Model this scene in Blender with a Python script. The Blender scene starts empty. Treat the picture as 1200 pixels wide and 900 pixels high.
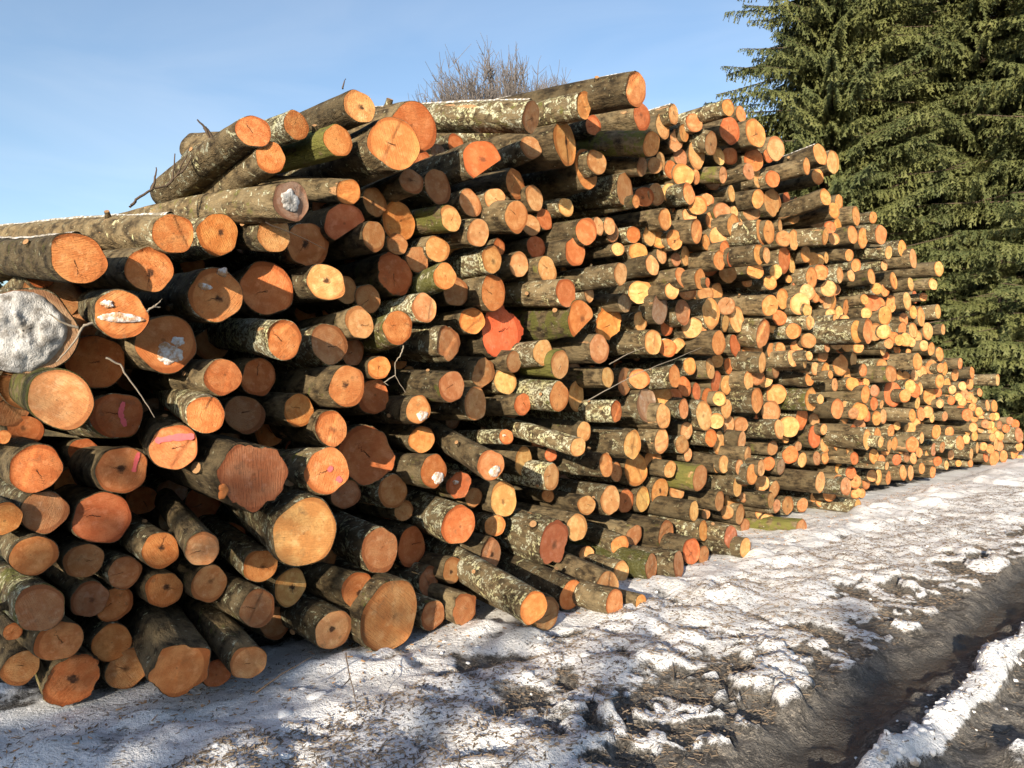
import bpy, math, random
import numpy as np
from mathutils import Vector

rnd = random.Random(7)
rng = np.random.default_rng(7)
sc = bpy.context.scene
COL = sc.collection
FPX, CAMZ = 860.0, 1.6
P1 = np.array([-1.75, 3.77]); D = np.array([.731, .682]); N = np.array([.682, -.731])
OFF = -0.22                                    # the recessed face of the pile

LOGDATA = """
203 274 24 23.5 o -193 -10 s | long bent log with a plain orange end, bark showing over three other logs ~ the long bent log
255 275 24 24.5 o -10 8 h | orange end with dark speckled heart beside the long bent log ~ the dark-hearted orange end
92 303 34 30 o -95 5 se | thick log with pale-flecked bark and brown stained orange end under the long bent log ~ the pale-flecked thick log
175 316 27 26.5 o -45 0 h
142 369 33 29 o -55 -15 wWc | orange end crossed by a band of snow above a crack ~ the snow-banded end
33 388 52 52 g -10 -5 SW | fat log whose end is plastered with dirty white snow ~ the snow-plastered fat end
253 346 30 32 o -22 5 wh | round orange end with two small crusts of snow, one on its rim ~ the snow-crusted round end
195 403 41 34 o -20 5 wW | broad orange end half covered by snow and a split bark shadow ~ the broad half-snowy end
112 424 35 32 r 0 0 
72 468 36 35 p -30 -15 m | big pale ochre end with green moss on its bark under the snow-plastered fat end ~ the big ochre end
137 487 27 29 r -8 5 k | reddish end with an upright pink paint stripe ~ the upright pink stripe
42 549 30 28 r -8 -3
143 551 30 28 o -10 -6 kh | orange end with a short pink paint dash and dark pith ~ the short pink dash
204 524 27.5 27 o -18 -18 K | end with a level pink paint bar across its top and a flap of torn bark ~ the level pink bar
241 486 22 22 o -45 -30 e
261 442 21 22 r -40 0 | red round end with a grey branch stub on its bark, beside a similar red end ~ the red end with stub
303 442 20 22 r -3 0
3 608 18 20 o -8 0
52 600 27 25 b -6 0
120 607 38 31 r -5 0
4 512 9 8 o -4 0
40 651 26 24 o -5 -10
98 657 22 21 b -5 0
146 671 22 19 b -8 0
188 645 22 21 o -10 -20 h
237 643 20 20 p -30 -40 c | bright yellow end with a forked crack, bark sloping back steeply in shade ~ the forked-crack yellow end
192 691 20.5 21 o -8 -6 h
245 684 20 22 b -20 -3
47 712 28 27 b -8 -18 m
105 702 20.5 21 b -4 0
134 708 20 21 o 0 0
69 751 29 25 o -15 0
131 753 23 22 o -3 0
85 796 41 30 r -3 0 hx | wide lumpy brown-orange end with dark heart resting on the snow ~ the wide lumpy end
150 783 25 24 b 0 0
211 785 34 32 o -28 -55 x | angular orange end with a split facet, long dark bark sloping down to the snow ~ the angular end on snow
291 776 23 21 p -50 -55 | clean bright oval end at the snow, dark bark sloping down behind it ~ the clean oval at snow
255 788 17 17 r 0 0
24 783 20 20 b -2 0
15 740 10 10 o -3 0
297 154 20 20 o -100 68 f 1.4 | big forked trunk at the skyline, orange end, bark sloping down and branch stubs behind ~ the forked trunk
317 185 18.5 18 o -55 35 - 1.3 | smaller round orange end tucked under the forked trunk ~ the round end under fork
347 147 14 17.5 o -30 10 e 1.3
421 125 19 20 p -45 20 h 1.5 | pale end topmost on the skyline with a small upright twig on its bark ~ the pale skyline end
396 165 17 19 o -40 12 m 1.3
462 168 33 32 o -45 22 c 1.8 | large round orange end with a dark vertical crack near the skyline ~ the large cracked round end
485 150 28 30 r -30 5 | large red-orange end half hidden behind the large cracked round end ~ the half-hidden red-orange end
622 137 8 20 b -125 -6 s 2.5 | long grey log lying across the skyline, its cut end in shade ~ the long skyline log
684 123 9 16 o -45 10 me 2.2 | mossy log with narrow orange end below the topmost thick log ~ the mossy skyline log
745 105 12.5 20 o -165 22 s 2.6 | topmost thick log of the pile, long sloping bark and smooth orange end ~ the topmost thick log
662 168 12.5 27 o -30 5 h | tall narrow orange end with a dark rotten hole ~ the end with rotten hole
695 147 9.5 12 r -10 0
622 173 13 14 b -15 0
565 189 27 25 r -20 0 t | triangular split red-orange end under the long skyline log ~ the triangular split end
687 198 12 23 o -15 3
699 190 12 15 b -8 0
732 222 8 20 b -22 0 e | pale square-cut stub of bark with weathered tan end ~ the square tan stub
763 169 10 15 o -70 -5 m
752 137 10 16 r -40 5
752 195 6 12 b -40 0
776 149 8 15 p -10 0
789 134 6 12 p -24 4 s
792 165 8 13 p -5 0 x
801 156 5 11 o -4 0
813 144 10 11.5 o -15 -2
853 126 7.5 10 o -55 17 | small orange end on a log slanting up to the skyline beside the spruces ~ the slanting skyline log
868 134 6 10 o -5 0
855 153 13 16 r -25 2 | big round red-orange end below the slanting skyline log ~ the red-orange round end
885 156 12.5 17 o -22 5 | tapering yellow-orange end against the spruce foliage ~ the tapering yellow-orange end
816 181 10 18 p -10 0 
833 168 7 14 b -25 -5
842 183 7.5 11 p -5 0
855 183 9.5 11 r -5 0
883 187 12 14 r -8 0
797 184 9 11 b -6 0
786 199 8 11 r -3 0
767 194 9 10 b -3 0
774 189 3 11 p -2 0
877 201 7 10 b -22 0
847 205 4.5 10 p -25 0 m
815 207 5 9.5 o -12 0
888 209 5.5 11 p -4 0
909 174 11 14 p -6 0 | bright round yellow end with pith dot at the edge of the spruces ~ the bright yellow round end
900 183 6 8 r -2 0
769 228 9 14 b -5 0
807 227 7.5 12.5 o -20 5 e
829 234 8 8 o -5 0 x
857 227 4 10 p -15 0
888 233 8 11 o -24 3
779 257 7.5 13 o -22 0
793 247 6 9 b 0 0
816 271 6.5 14.5 o -30 0
833 259 6.5 10.5 o -10 0
859 264 6.5 14 o -30 3
860 248 5 7 p -10 0
871 256 4.5 6 p -2 0
761 276 7.5 12 p -4 0
790 281 9.5 12.5 o -15 0 h
827 284 4.5 10 o -3 0
742 275 9 10 r -4 0
775 299 6 10.5 p -3 0
764 311 7.5 13 p -24 -3
803 300 5 12 p -3 0
792 304 6.5 8 b -2 0
843 305 7 12 o -12 0
849 292 6 10 r -2 0
857 303 6 10 r -2 0
889 298 6 12 o -30 3
898 299 4 10 p -2 0
892 272 6 15 o -8 0
901 272 6 14 o -3 0
745 236 4.5 8 o -2 0
799 325 7.5 12.5 o -22 0
820 327 6 13 o -8 0
829 331 2.7 6 r -2 0
875 330 6.5 7 o -6 0
840 342 7.5 10.5 o -2 0
787 341 9.5 9.5 p -3 0
816 342 6 9 p -2 0
773 362 9 18.5 g -20 0 | weathered grey pointed end among orange ones, halfway up the pile ~ the grey pointed end
800 366 9 15.5 b -18 0
833 367 10.5 19 p -22 0 | large oval end with a red stained flank, halfway up the pile ~ the red-flanked oval
863 374 9 16 p -12 0
850 378 4 11 p -2 0
902 358 10.5 12.5 o -40 -3 | bright broad yellow-orange end with a flat base on smooth dark bark ~ the flat-based bright end
750 377 8 12 p -3 0
781 383 7.5 11 r -3 0
765 401 10.5 15 p -28 2 | clean bright oval end beside a long bare twig ~ the oval by the twig
842 402 8 15 o -35 0
861 405 6 13 r -8 0
795 406 9 10.5 p -3 0 t
894 391 7 18 o -30 -3 | rough orange end on smooth bark with a red bark scar ~ the red bark scar
808 429 7.5 11 o -5 0
832 432 5 12.5 p -10 0
853 429 4.5 10 r -3 0
893 425 3.6 12.5 p -35 -2
790 441 5 14 o -40 6 e
802 453 8 12 r -3 0 | small vivid red-orange end with crisp saw lines ~ the vivid red end
816 459 4 11 r 0 0
839 447 5 13 r -3 0
851 451 6.5 12 p -3 0
877 446 6 11 p -22 0
887 469 6 16 o -28 0
758 475 11 22 g -15 0 | largest pinkish grey weathered end halfway up the pile ~ the big pinkish grey end
777 488 9 15 p -5 0
801 479 5.5 12 o -20 -2
829 466 7 12 r -2 0
825 487 9.5 17 p -12 0
851 479 6.5 11.5 p -12 0
854 499 6.5 12 p -2 0
804 505 7 11.5 p -3 0
775 517 9 14.5 p -22 -3
799 521 8 11.5 b -3 0
833 513 7.5 10.5 r -15 -3
842 519 6 14 p -3 0
869 517 4.5 11.5 p -18 0
741 521 10 18 p -35 -3
745 550 14 20 o -5 0
876 533 4 9.5 b -3 0
848 544 6 11 p -3 0
806 533 5 8 p -2 0
785 550 7.5 10.5 p -20 -4
820 560 8 16 b -35 -6 m | mossy thick log low in the pile with oval tan end ~ the mossy tan-ended log
841 547 5 7.5 p -3 0
866 547 4.3 9.5 p -12 0
864 570 4.7 12.5 p -35 -5
881 556 6 13 o -5 0
892 548 4 10.5 p -3 0
843 587 5 12 b -25 -5
773 576 10 16 o -4 0 h
753 585 8 15 p -4 0
813 599 5 12 p -48 -7
824 622 5 12 o -25 -3
780 626 9 17 b -28 -5
742 629 9 15 b -25 -10
810 646 10 16 r -20 -6
824 650 6.5 11 b -3 0
856 629 7.5 14 R -22 -3 | dark red end just above the snow, on pale bark ~ the dark red end
873 616 5.3 9 b -3 0
867 603 5.3 12 b -8 0
870 583 4.7 6 b -2 0
873 642 6 12.5 p -35 -4
827 602 5.3 6.7 b -2 0
961 181 7.5 14 o -42 15 s | highest orange end at the stepped edge beside the spruces, frosted bark ~ the frosted step log
976 190 6.5 14.5 p -5 0
945 195 4 10 o -48 12
958 207 7.5 9.5 o -15 5
967 231 6.5 10.5 o -52 22 | orange end of a long bare log slanting up the stepped edge ~ the slanting step log
983 237 4.5 9.5 o -2 0
977 247 6.5 10 o -50 13
1003 253 4.5 12 o -18 2 s
1023 255 4.7 7 o -12 0 s
1032 275 6.5 12 o -25 -1
905 237 9.5 17 b -4 0 x | upright splintered brown slab-like end near the spruces ~ the splintered brown end
981 266 4.5 10 o -3 0
999 275 6 11 o -20 0
1011 279 6 12 o -2 0
967 277 3.3 10 o -45 2
930 281 5 13 p -4 0
914 265 2 8 p -2 0
919 303 6.5 17 r -10 0
927 310 4 11 p -2 0
924 327 4 5 o -2 0
944 298 5.7 10.5 o -10 0
951 325 6.3 12.5 o -20 0 | pointed oval end standing on a broad lichened log ~ the pointed lichened oval
995 299 5 7.5 o -28 -2
968 302 2.5 7 p -2 0
1003 311 6 8 o -2 0
997 323 4.5 7.5 p -15 0
984 322 3.5 10 p -18 0 e
1021 324 4 10 o -18 0
955 345 5 10.5 o -3 0
962 345 5 11 o -2 0
969 355 5 9.5 p -3 0
976 354 3.3 9 o -2 0
1013 351 5 6.3 o -20 -1
991 360 2.7 9.5 o -2 0
983 366 4.7 7.5 p -3 0
979 374 3 6 p -2 0
946 364 5.5 8 p -20 0 x
949 378 5 8.5 p -25 2 x
917 350 7.5 12 o -3 0
1007 367 5 4.5 o -2 0
1004 389 7 14 o -25 0
1017 388 5.2 15 o -3 0
1037 370 8 12 o -15 0 | bright orange round end, biggest of the upper far cluster ~ the bright far round end
1037 340 5 8.5 o -3 0
987 388 3.3 9 o -10 0
904 411 5.3 9.5 o -3 0
914 409 6 8.7 o -3 0
929 420 6 10.5 p -20 2
909 433 3.7 11 b -12 0
943 421 2.4 10.5 p -3 0
948 417 4 6 p -2 0
955 432 4.3 8.3 p -2 0
949 443 5.3 10 o -15 0
950 468 6.5 15 o -30 0 m
978 451 3.6 8 p -22 -1
967 434 4.6 9.5 o -3 0
973 439 3 5 o -2 0
985 428 9 12.5 o -5 0 x | ragged bright orange double end halfway up the far half ~ the ragged double end
993 440 4.3 8.7 o -2 0
1011 434 5 8 o -15 -2
969 407 3.3 6 b -24 0
1000 421 3.7 9 p -3 0
939 490 7 14 r -8 0
954 492 6.7 8 b -2 0
981 479 7.3 12 o -18 0
990 483 5.6 14 p -2 0
1014 462 5 11 o -20 -3
1014 448 4.7 5 o -2 0
1025 458 5.3 7.6 b -2 0
1024 473 4.3 8.7 r -2 0
1033 474 2 5.5 p -2 0
1015 487 4.7 8 r -2 0
1027 490 5.6 9 o -3 0
1035 488 3.8 8.7 p -2 0
961 468 4 6 p -2 0
1035 408 3.2 9.5 p -8 0
913 503 5.3 12 p -32 0
920 515 5.3 4.5 o -2 0
905 525 6.5 9 b -10 0
935 523 4.3 6 b -2 0
940 539 5 9.5 p -10 0
954 512 7 14 r -3 0
967 521 6 10 p -3 0
965 503 4 7 p -2 0
957 537 4.3 8.7 b -2 0
967 536 4.6 8 o -2 0
1000 510 5 12 r -20 -2
1016 515 4.4 12.5 p -8 0
996 530 4 9.5 p -20 -3
1001 537 4.7 8 r -2 0
1028 511 4.2 10 o -3 0
1032 518 3.3 7 p -2 0
1016 531 6 6 p -3 0
1024 535 6 9 o -3 0
1033 541 4.3 9 o -2 0
1020 541 5 7 o -2 0
1029 559 4 9.3 p -5 0
983 549 4.6 6.5 o -3 0
982 566 5.6 11 p -3 0
991 570 6.5 11 b -3 0
1003 578 6.5 6.5 o -3 0
1010 578 4 6 o -2 0
961 565 5.3 13 p -40 -3
1005 593 3.6 8.5 p -45 -4 | long low log lying on the snow at the base of the far half ~ the long low log
954 582 5 6.5 p -3 0
940 592 6.7 8.7 b -3 0
923 592 6.4 11.5 b -3 0
910 593 4.4 8 b -2 0
907 574 6 10.7 b -3 0
903 586 3.3 10 b -2 0
915 547 4.4 10 g -5 0
1015 563 4.7 11 o -3 0
939 619 6 11.5 b -60 -6 m | lone lowest log jutting onto the snow past all its neighbours ~ the lone jutting log
1057 291 4.5 10 o -14 2
1041 296 4 8 p -28 0
1070 303 3.3 12.5 p -28 2 | thick smooth-barked log at the stepped edge, seen almost side-on ~ the side-on step log
1100 315 5.5 9 p -26 1 | outermost round yellow end jutting out in front of the spruces ~ the outermost yellow end
1036 311 3.8 6.5 p -20 0
1047 329 3.5 11 o -15 0
1067 333 3.2 8 p -18 0
1093 333 5 7 p -25 1
1044 356 6.5 10 o -2 0
1063 353 4.2 11 p -15 0
1082 348 7 5 o -5 0
1099 365 3.3 8.7 p -15 0
1070 366 4 8 o -3 0
1079 371 4.2 12 o -3 0
1059 374 5 8 o -2 0
1057 386 4.6 9 o -2 0
1070 387 5 9 p -3 0
1087 388 5.5 11 p -3 0
1076 396 4.2 9 p -2 0
1105 386 2.2 7 p -12 1
1051 409 4.3 6 o -3 0
1064 412 4.5 3.5 o -2 0
1038 417 4 5 r -2 0
1075 424 5.5 10.5 o -30 0
1091 409 3.8 8.3 o -3 0
1101 415 4.4 8.7 o -3 0
1091 430 7 9 b -3 0
1107 432 3.2 8 o -3 0
1054 441 3.5 7.5 o -3 0
1071 440 4.2 6.7 p -8 0
1044 438 7 10 b -20 -1 m
1101 447 4.8 8.7 o -20 0
1110 451 3.8 8.5 o -2 0
1078 455 3 7.5 p -8 0
1089 464 7 11 o -3 0
1046 462 11 15 r -4 0 | big red-brown round end, largest in the far half of the pile ~ the big far red end
1075 472 2.8 7.5 p -10 0
1069 487 4.2 8 o -28 -2
1079 485 4.2 8.7 o -2 0
1092 490 2.7 5.5 p -2 0
1107 488 3.5 6 b -10 0
1044 505 4 8 o -3 0
1051 499 4.2 5.4 p -2 0
1097 506 5.2 9 o -25 -2
1080 513 2.2 7 p -22 -1
1042 522 2.4 7.5 p -2 0
1048 520 3.8 8 o -3 0
1056 526 3.8 6 o -2 0
1094 527 3 8 b -3 0
1104 524 3 6.7 b -2 0
1062 535 3.5 7.5 b -3 0
1070 537 3.8 7.5 p -2 0
1077 530 3.8 6 o -2 0
1086 534 2 6 p -2 0
1058 554 4 9 o -15 0
1067 554 3.5 9 p -2 0
1080 549 3.5 6.7 o -3 0
1093 553 3.5 7.5 o -10 0
1041 560 3 8.5 o -3 0
1039 546 2.2 5 p -2 0
1109 545 2.5 6 p -3 0
1114 533 3.3 6.3 p -2 0
1092 540 4 6 b -2 0
1125 426 2.5 7 o -14 0
1119 439 3.8 8 o -3 0
1139 437 2.4 7.5 o -14 0
1136 450 4.5 7 o -3 0
1169 445 2.2 7 p -26 0
1142 465 3.6 9 p -3 0
1148 460 3 5 o -2 0
1157 475 2.2 7 p -10 0
1165 476 3.6 7.5 o -3 0
1125 483 6 8.5 r -3 0
1141 488 5 7.5 o -3 0
1150 491 3.3 5 p -2 0
1134 502 4 8.7 o -3 0
1142 511 3.5 6.2 o -2 0
1149 502 3.6 5.6 p -2 0
1171 498 3 5.5 b -3 0
1179 502 4.5 5.5 r -2 0
1160 508 2 6 p -10 0
1167 520 2 7.5 p -12 0
1194 510 5 9 b -12 0
1189 529 4.4 8.7 o -3 0
1195 538 4 5.5 p -2 0
1176 535 4.6 7.5 o -3 0
1165 537 6 9 o -3 0
1155 535 3 6.5 r -2 0
1145 525 1.6 7 p -12 0
1138 532 2 7 p -5 0
1125 519 4.6 9 o -30 -1
1137 543 3 5 o -3 0
1123 543 4 4 o -3 0
404 262 26 24 r -15 5 t | smooth red-orange end with its lower corner sawn off flat ~ the corner-sawn red end
408 225 17 15 o -25 -3 e 1.6
439 237 14 17 b -3 0 h
467 260 19 24 o 0 0
438 277 13.5 18 b -30 8
465 286 16 13 b 0 0
482 213 15 15 b -25 10
513 219 15 22 b 0 0
528 256 12.5 15.5 p -28 3 m
551 238 13 17 p -3 0
560 273 13 17 p -30 2
512.5 292 15 15.5 p -5 0
489 304 13 16 b 0 0
462 320 22 24 r 0 0 x
521 324 14 16 o -25 10 me
497 361 14.5 18 p -20 0 e
534 342 15.5 17 b 0 0
553 376 16 16 O -5 0 | vivid orange round end overlapping the ragged red end ~ the vivid orange end
466 384 16 21 o -25 10 me
421 378 16 20 p -20 -2
431 350 15 17 b 0 0
382 331 22.5 22.5 p -20 3 h
405 340 11 17 b 0 0
361 287 24 27 o -8 0 h
321 275 19 21 p -30 -3 
313 338 31 32 r 0 0
341 236 20.5 24 g -150 8 WSe 2.2 | long pale frosted log with a rotten snow-filled end under the forked trunk ~ the rotten snow-filled end
333 398 21 23 o -35 -5 ec
386 403 19 26 b -18 0
350 481 17 20 o -18 2 c
407 453 21 25 o -40 0 h | orange end with a hollow pith on grey mossy bark, well lit ~ the hollow pith end
388 502 19 21 o -25 -3
287 486 23 23 b 0 0
297 557 38 41 R -85 -25 x | huge knobbly red-brown end with a bright orange chip, resting on another big log ~ the huge red-brown end
358 624 37 41 p -60 -50 | huge smooth tan oval end below the huge red-brown one ~ the huge tan oval
383 552 26 28 o -60 5 K | tan end with two faint pink paint blots beside the huge red-brown end ~ the faint pink blots
430 533 33 36 r 0 0 x
405 579 19 18 b 0 0
460 576 16.5 21 b -5 0
473 598 13 12 b 0 0
445 645 22 27 b -45 -20
482 641 16 24 r 0 0
420 692 19 23 o -35 -10 h
457 722 33 43 b -15 0 | very large pale brown slanted oval end standing on the snow ~ the large slanted oval
391 738 20.5 24 p -45 -25 h
305 663 20 20 o -25 -20
378 655 18 17 b 0 0
340 688 18 22 p -20 -10 h
302 713 21 22.5 b -40 -22
323 730 18 19 b 0 0
502 681 10 17 b -15 -8
530 668 11 16 b -25 -5 h
507 721 15 18 b -10 -8 c
544 714 14 20 b -25 -10 x
494 515 18 16 o -3 0
508 552 15 20 r -30 -3 W | red end with a bright lump of snow on its lower half ~ the red end with snow
538 568 14.5 16.5 r -15 -5 wx
575 545 13 19 o -60 -35 We | orange end whitened by snow on a long lichened sloping log ~ the whitened sloping end
555 583 10 12 b 0 0
537 615 20 24 r -30 -12 | broad dull red-orange end with grey heart low in the pile ~ the dull grey-hearted end
580 616 14 13 o -12 -3
575 649 11.5 19 b -25 -8 h
590 585 16 21 p -8 -2
444 431 17.5 14 o -10 0 c
438 465 15 22 r 0 0
525 402 13.5 20 b -28 0 ex
529 453 15.5 19 b -40 -3
490 480 15 17 p -25 0 We
557 473 13 20.5 p -12 3
566 437 13 18 b -3 0 x
413 412 9 17 b 0 0
580 233 14 13 p -5 0
604 216 10.5 19 o 0 0
626 232 10.5 16 p -4 0
605 254 14 19 o -30 0 c
663 243 10 11 p -12 0
687 271 13.5 16 r -32 5
674 295 12 17.5 r -25 3 | red-orange oval end with a dark slot, touching a dull red one ~ the dark-slotted oval
701 265 6.5 11 p -5 0
714 265 7 10.5 p -5 0
717 272 8 12 b 0 0
724 292 9 8 p -3 0
727 321 7.5 13.5 p -60 8 e | slim pale end on a long lichened log slanting upward ~ the slim lichened log
641 316 11 16 p -16 2
608 310 12 15 p -5 0
576 304 11 17.5 o -22 0 e
628 290 11 14 r 0 0
663 343 12 17.5 r -40 0
578 343 15 21 O -15 3 e
690 344 4.5 11 p -12 0
732 355 7.5 12 g -26 0
622 264 12 13 b 0 0
638 257 9 13 r 0 0
585 289 5 10 r 0 0
680 375 16 23 O -40 3 mt | bright orange end with a slanting flat side on green mossy bark ~ the mossy slant-cut end
587 387 24 31 F -3 0 x | ragged torn bright red end, most vivid in the pile ~ the ragged red end
713 378 16 20 O -5 0 x | torn orange end of three splayed lobes ~ the three-lobed torn end
702 409 12.5 17 b -40 0
636 413 11 16 p -20 -2 e
656 427 10 18 p -38 -3 m
655 465 10.5 19 o -40 -3 e
675 464 9.5 18 p -3 0
712 442 6 13 p -33 0 m
732 447 8 17 b -8 0
592 447 13 16 p -3 0
602 424 9 13 b -15 0
612 474 10 13.5 r -18 -2
722 482 6.3 13 r -40 0 e
677 524 9 12 p -105 -37 e | small pale end of a long lichened log sloping down across its neighbours ~ the long sloping log
684 506 9 12 p -20 0
613 540 10 17 p -3 0
646 559 9 16 p -28 -5 e
645 533 10 8 r -3 0
710 545 7 14.5 o -42 -3 e
722 553 6 12 o -3 0
715 586 11.5 17.5 p -30 -5
733 587 9 15 r -3 0
687 592 12.5 11.5 b -30 -5
676 618 12 17 p -45 -10
642 581 7.5 8 o -3 0
593 512 10 9 r -15 -8 w
649 635 14 26 R -45 -15 x | tall rotten pinkish-brown end with crumbling face near the snow ~ the rotten pinkish end
687 650 9.7 10.5 p -18 -4
726 639 11 12 o -28 -12
728 670 9 13 p -15 -3
669 697 13 19 O -60 -30 | bright orange oval end with a paler round facet, just above the snow ~ the faceted oval
711 690 10 21 b -40 -20
720 707 10.5 17 o -3 0
751 706 6.3 10 o -15 -3
625 712 17 20 O -95 -60 - p1.05 | vivid orange end of a long bare log lying down to the snow ~ the vivid low log
641 719 11.5 21 b -60 -30
795 662 5.7 16 b -25 -3 e
763 665 5.7 16 b -25 -5 me
"""

# ------------------------------------------------------------------ helpers
def tag(o, label=None, cat=None, group=None, kind=None):
    if label: o['label'] = label
    if cat: o['category'] = cat
    if group: o['group'] = group
    if kind: o['kind'] = kind
    return o

def mesh(name, co, faces, mats, parent=None, smooth=True, attrs=None, mi=None):
    me = bpy.data.meshes.new(name)
    if isinstance(faces, np.ndarray):
        n, k = faces.shape
        me.vertices.add(len(co)); me.vertices.foreach_set('co', np.asarray(co, np.float32).ravel())
        me.loops.add(n * k); me.loops.foreach_set('vertex_index', faces.astype(np.int32).ravel())
        me.polygons.add(n)
        me.polygons.foreach_set('loop_start', np.arange(0, n * k, k, dtype=np.int32))
        me.polygons.foreach_set('loop_total', np.full(n, k, np.int32))
        me.update(calc_edges=True)
    else:
        me.from_pydata([tuple(c) for c in co], [], faces)
    for m in (mats if isinstance(mats, (list, tuple)) else [mats]): me.materials.append(m)
    if mi is not None: me.polygons.foreach_set('material_index', np.asarray(mi, np.int32))
    me.polygons.foreach_set('use_smooth', np.full(len(me.polygons), smooth))
    for an, val in (attrs or {}).items():
        a = me.attributes.new(an, 'FLOAT_VECTOR', 'POINT')
        a.data.foreach_set('vector', np.asarray(val, np.float32).ravel())
    me.validate(); me.update()
    o = bpy.data.objects.new(name, me); COL.objects.link(o)
    if parent: o.parent = parent
    return o

def empty(name, loc=(0, 0, 0)):
    o = bpy.data.objects.new(name, None); o.location = loc; o.empty_display_size = .1
    COL.objects.link(o); return o

def _hash(ix, iy, seed):
    h = (ix.astype(np.int64) * 374761393 + iy.astype(np.int64) * 668265263 + seed * 1442695041) & 0x7fffffff
    h = ((h ^ (h >> 13)) * 1274126177) & 0x7fffffff
    h = (h ^ (h >> 16)) & 0xffff
    return h / 65535.0

def vnoise(x, y, seed=0):
    ix, iy = np.floor(x), np.floor(y); fx, fy = x - ix, y - iy
    fx = fx * fx * (3 - 2 * fx); fy = fy * fy * (3 - 2 * fy)
    a = _hash(ix, iy, seed); b = _hash(ix + 1, iy, seed); c = _hash(ix, iy + 1, seed); d = _hash(ix + 1, iy + 1, seed)
    return (a * (1 - fx) + b * fx) * (1 - fy) + (c * (1 - fx) + d * fx) * fy

def fbm(x, y, seed=0, octv=4, gain=.5):
    s = np.zeros_like(x, dtype=float); a = 1.; t = 0.
    for i in range(octv):
        s += a * vnoise(x * 2 ** i + 17.3 * i, y * 2 ** i - 9.1 * i, seed + i); t += a; a *= gain
    return s / t

def sstep(a, b, x):
    t = np.clip((x - a) / (b - a), 0, 1); return t * t * (3 - 2 * t)

# ------------------------------------------------------------------ node helpers
class NT:
    def __init__(s, name):
        s.m = bpy.data.materials.new(name); s.m.use_nodes = True
        s.t = s.m.node_tree; s.b = s.t.nodes['Principled BSDF']
        s.b.inputs['Roughness'].default_value = .9
        s.b.inputs['Specular IOR Level'].default_value = .2
    def n(s, typ, ins=None, **kw):
        nd = s.t.nodes.new(typ)
        for k, v in kw.items(): setattr(nd, k, v)
        for k, v in (ins or {}).items(): s.put(nd.inputs[k], v)
        return nd
    def put(s, inp, v):
        if isinstance(v, bpy.types.NodeSocket): s.t.links.new(v, inp)
        elif isinstance(v, (tuple, list)) and len(v) == 3 and inp.type == 'RGBA': inp.default_value = (*v, 1)
        else: inp.default_value = v
    def attr(s, name): return s.n('ShaderNodeAttribute', attribute_name=name).outputs['Vector']
    def math(s, op, a, b=0., c=0., clamp=False):
        return s.n('ShaderNodeMath', {0: a, 1: b, 2: c}, operation=op, use_clamp=clamp).outputs[0]
    def vmath(s, op, a, b=(0, 0, 0)):
        return s.n('ShaderNodeVectorMath', {0: a, 1: b}, operation=op).outputs[0]
    def noise(s, v, scale, detail=4., rough=.55, dist=0.):
        return s.n('ShaderNodeTexNoise', {'Vector': v, 'Scale': scale, 'Detail': detail, 'Roughness': rough, 'Distortion': dist}).outputs['Fac']
    def ramp(s, f, a, b):                      # smooth 0..1 between a and b
        return s.n('ShaderNodeMapRange', {'Value': f, 'From Min': a, 'From Max': b}, interpolation_type='SMOOTHSTEP').outputs[0]
    def mix(s, f, a, b, blend='MIX'):
        nd = s.n('ShaderNodeMix', data_type='RGBA', blend_type=blend)
        s.put(nd.inputs[0], f); s.put(nd.inputs[6], a); s.put(nd.inputs[7], b); return nd.outputs[2]
    def sep(s, v): return s.n('ShaderNodeSeparateXYZ', {0: v}).outputs
    def comb(s, x, y, z): return s.n('ShaderNodeCombineXYZ', {0: x, 1: y, 2: z}).outputs[0]
    def bump(s, h, dist, strength=1., prev=None):
        ins = {'Height': h, 'Distance': dist, 'Strength': strength}
        if prev is not None: ins['Normal'] = prev
        return s.n('ShaderNodeBump', ins).outputs[0]
    def base(s, c): s.put(s.b.inputs['Base Color'], c)
    def nrm(s, v): s.put(s.b.inputs['Normal'], v)

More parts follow.
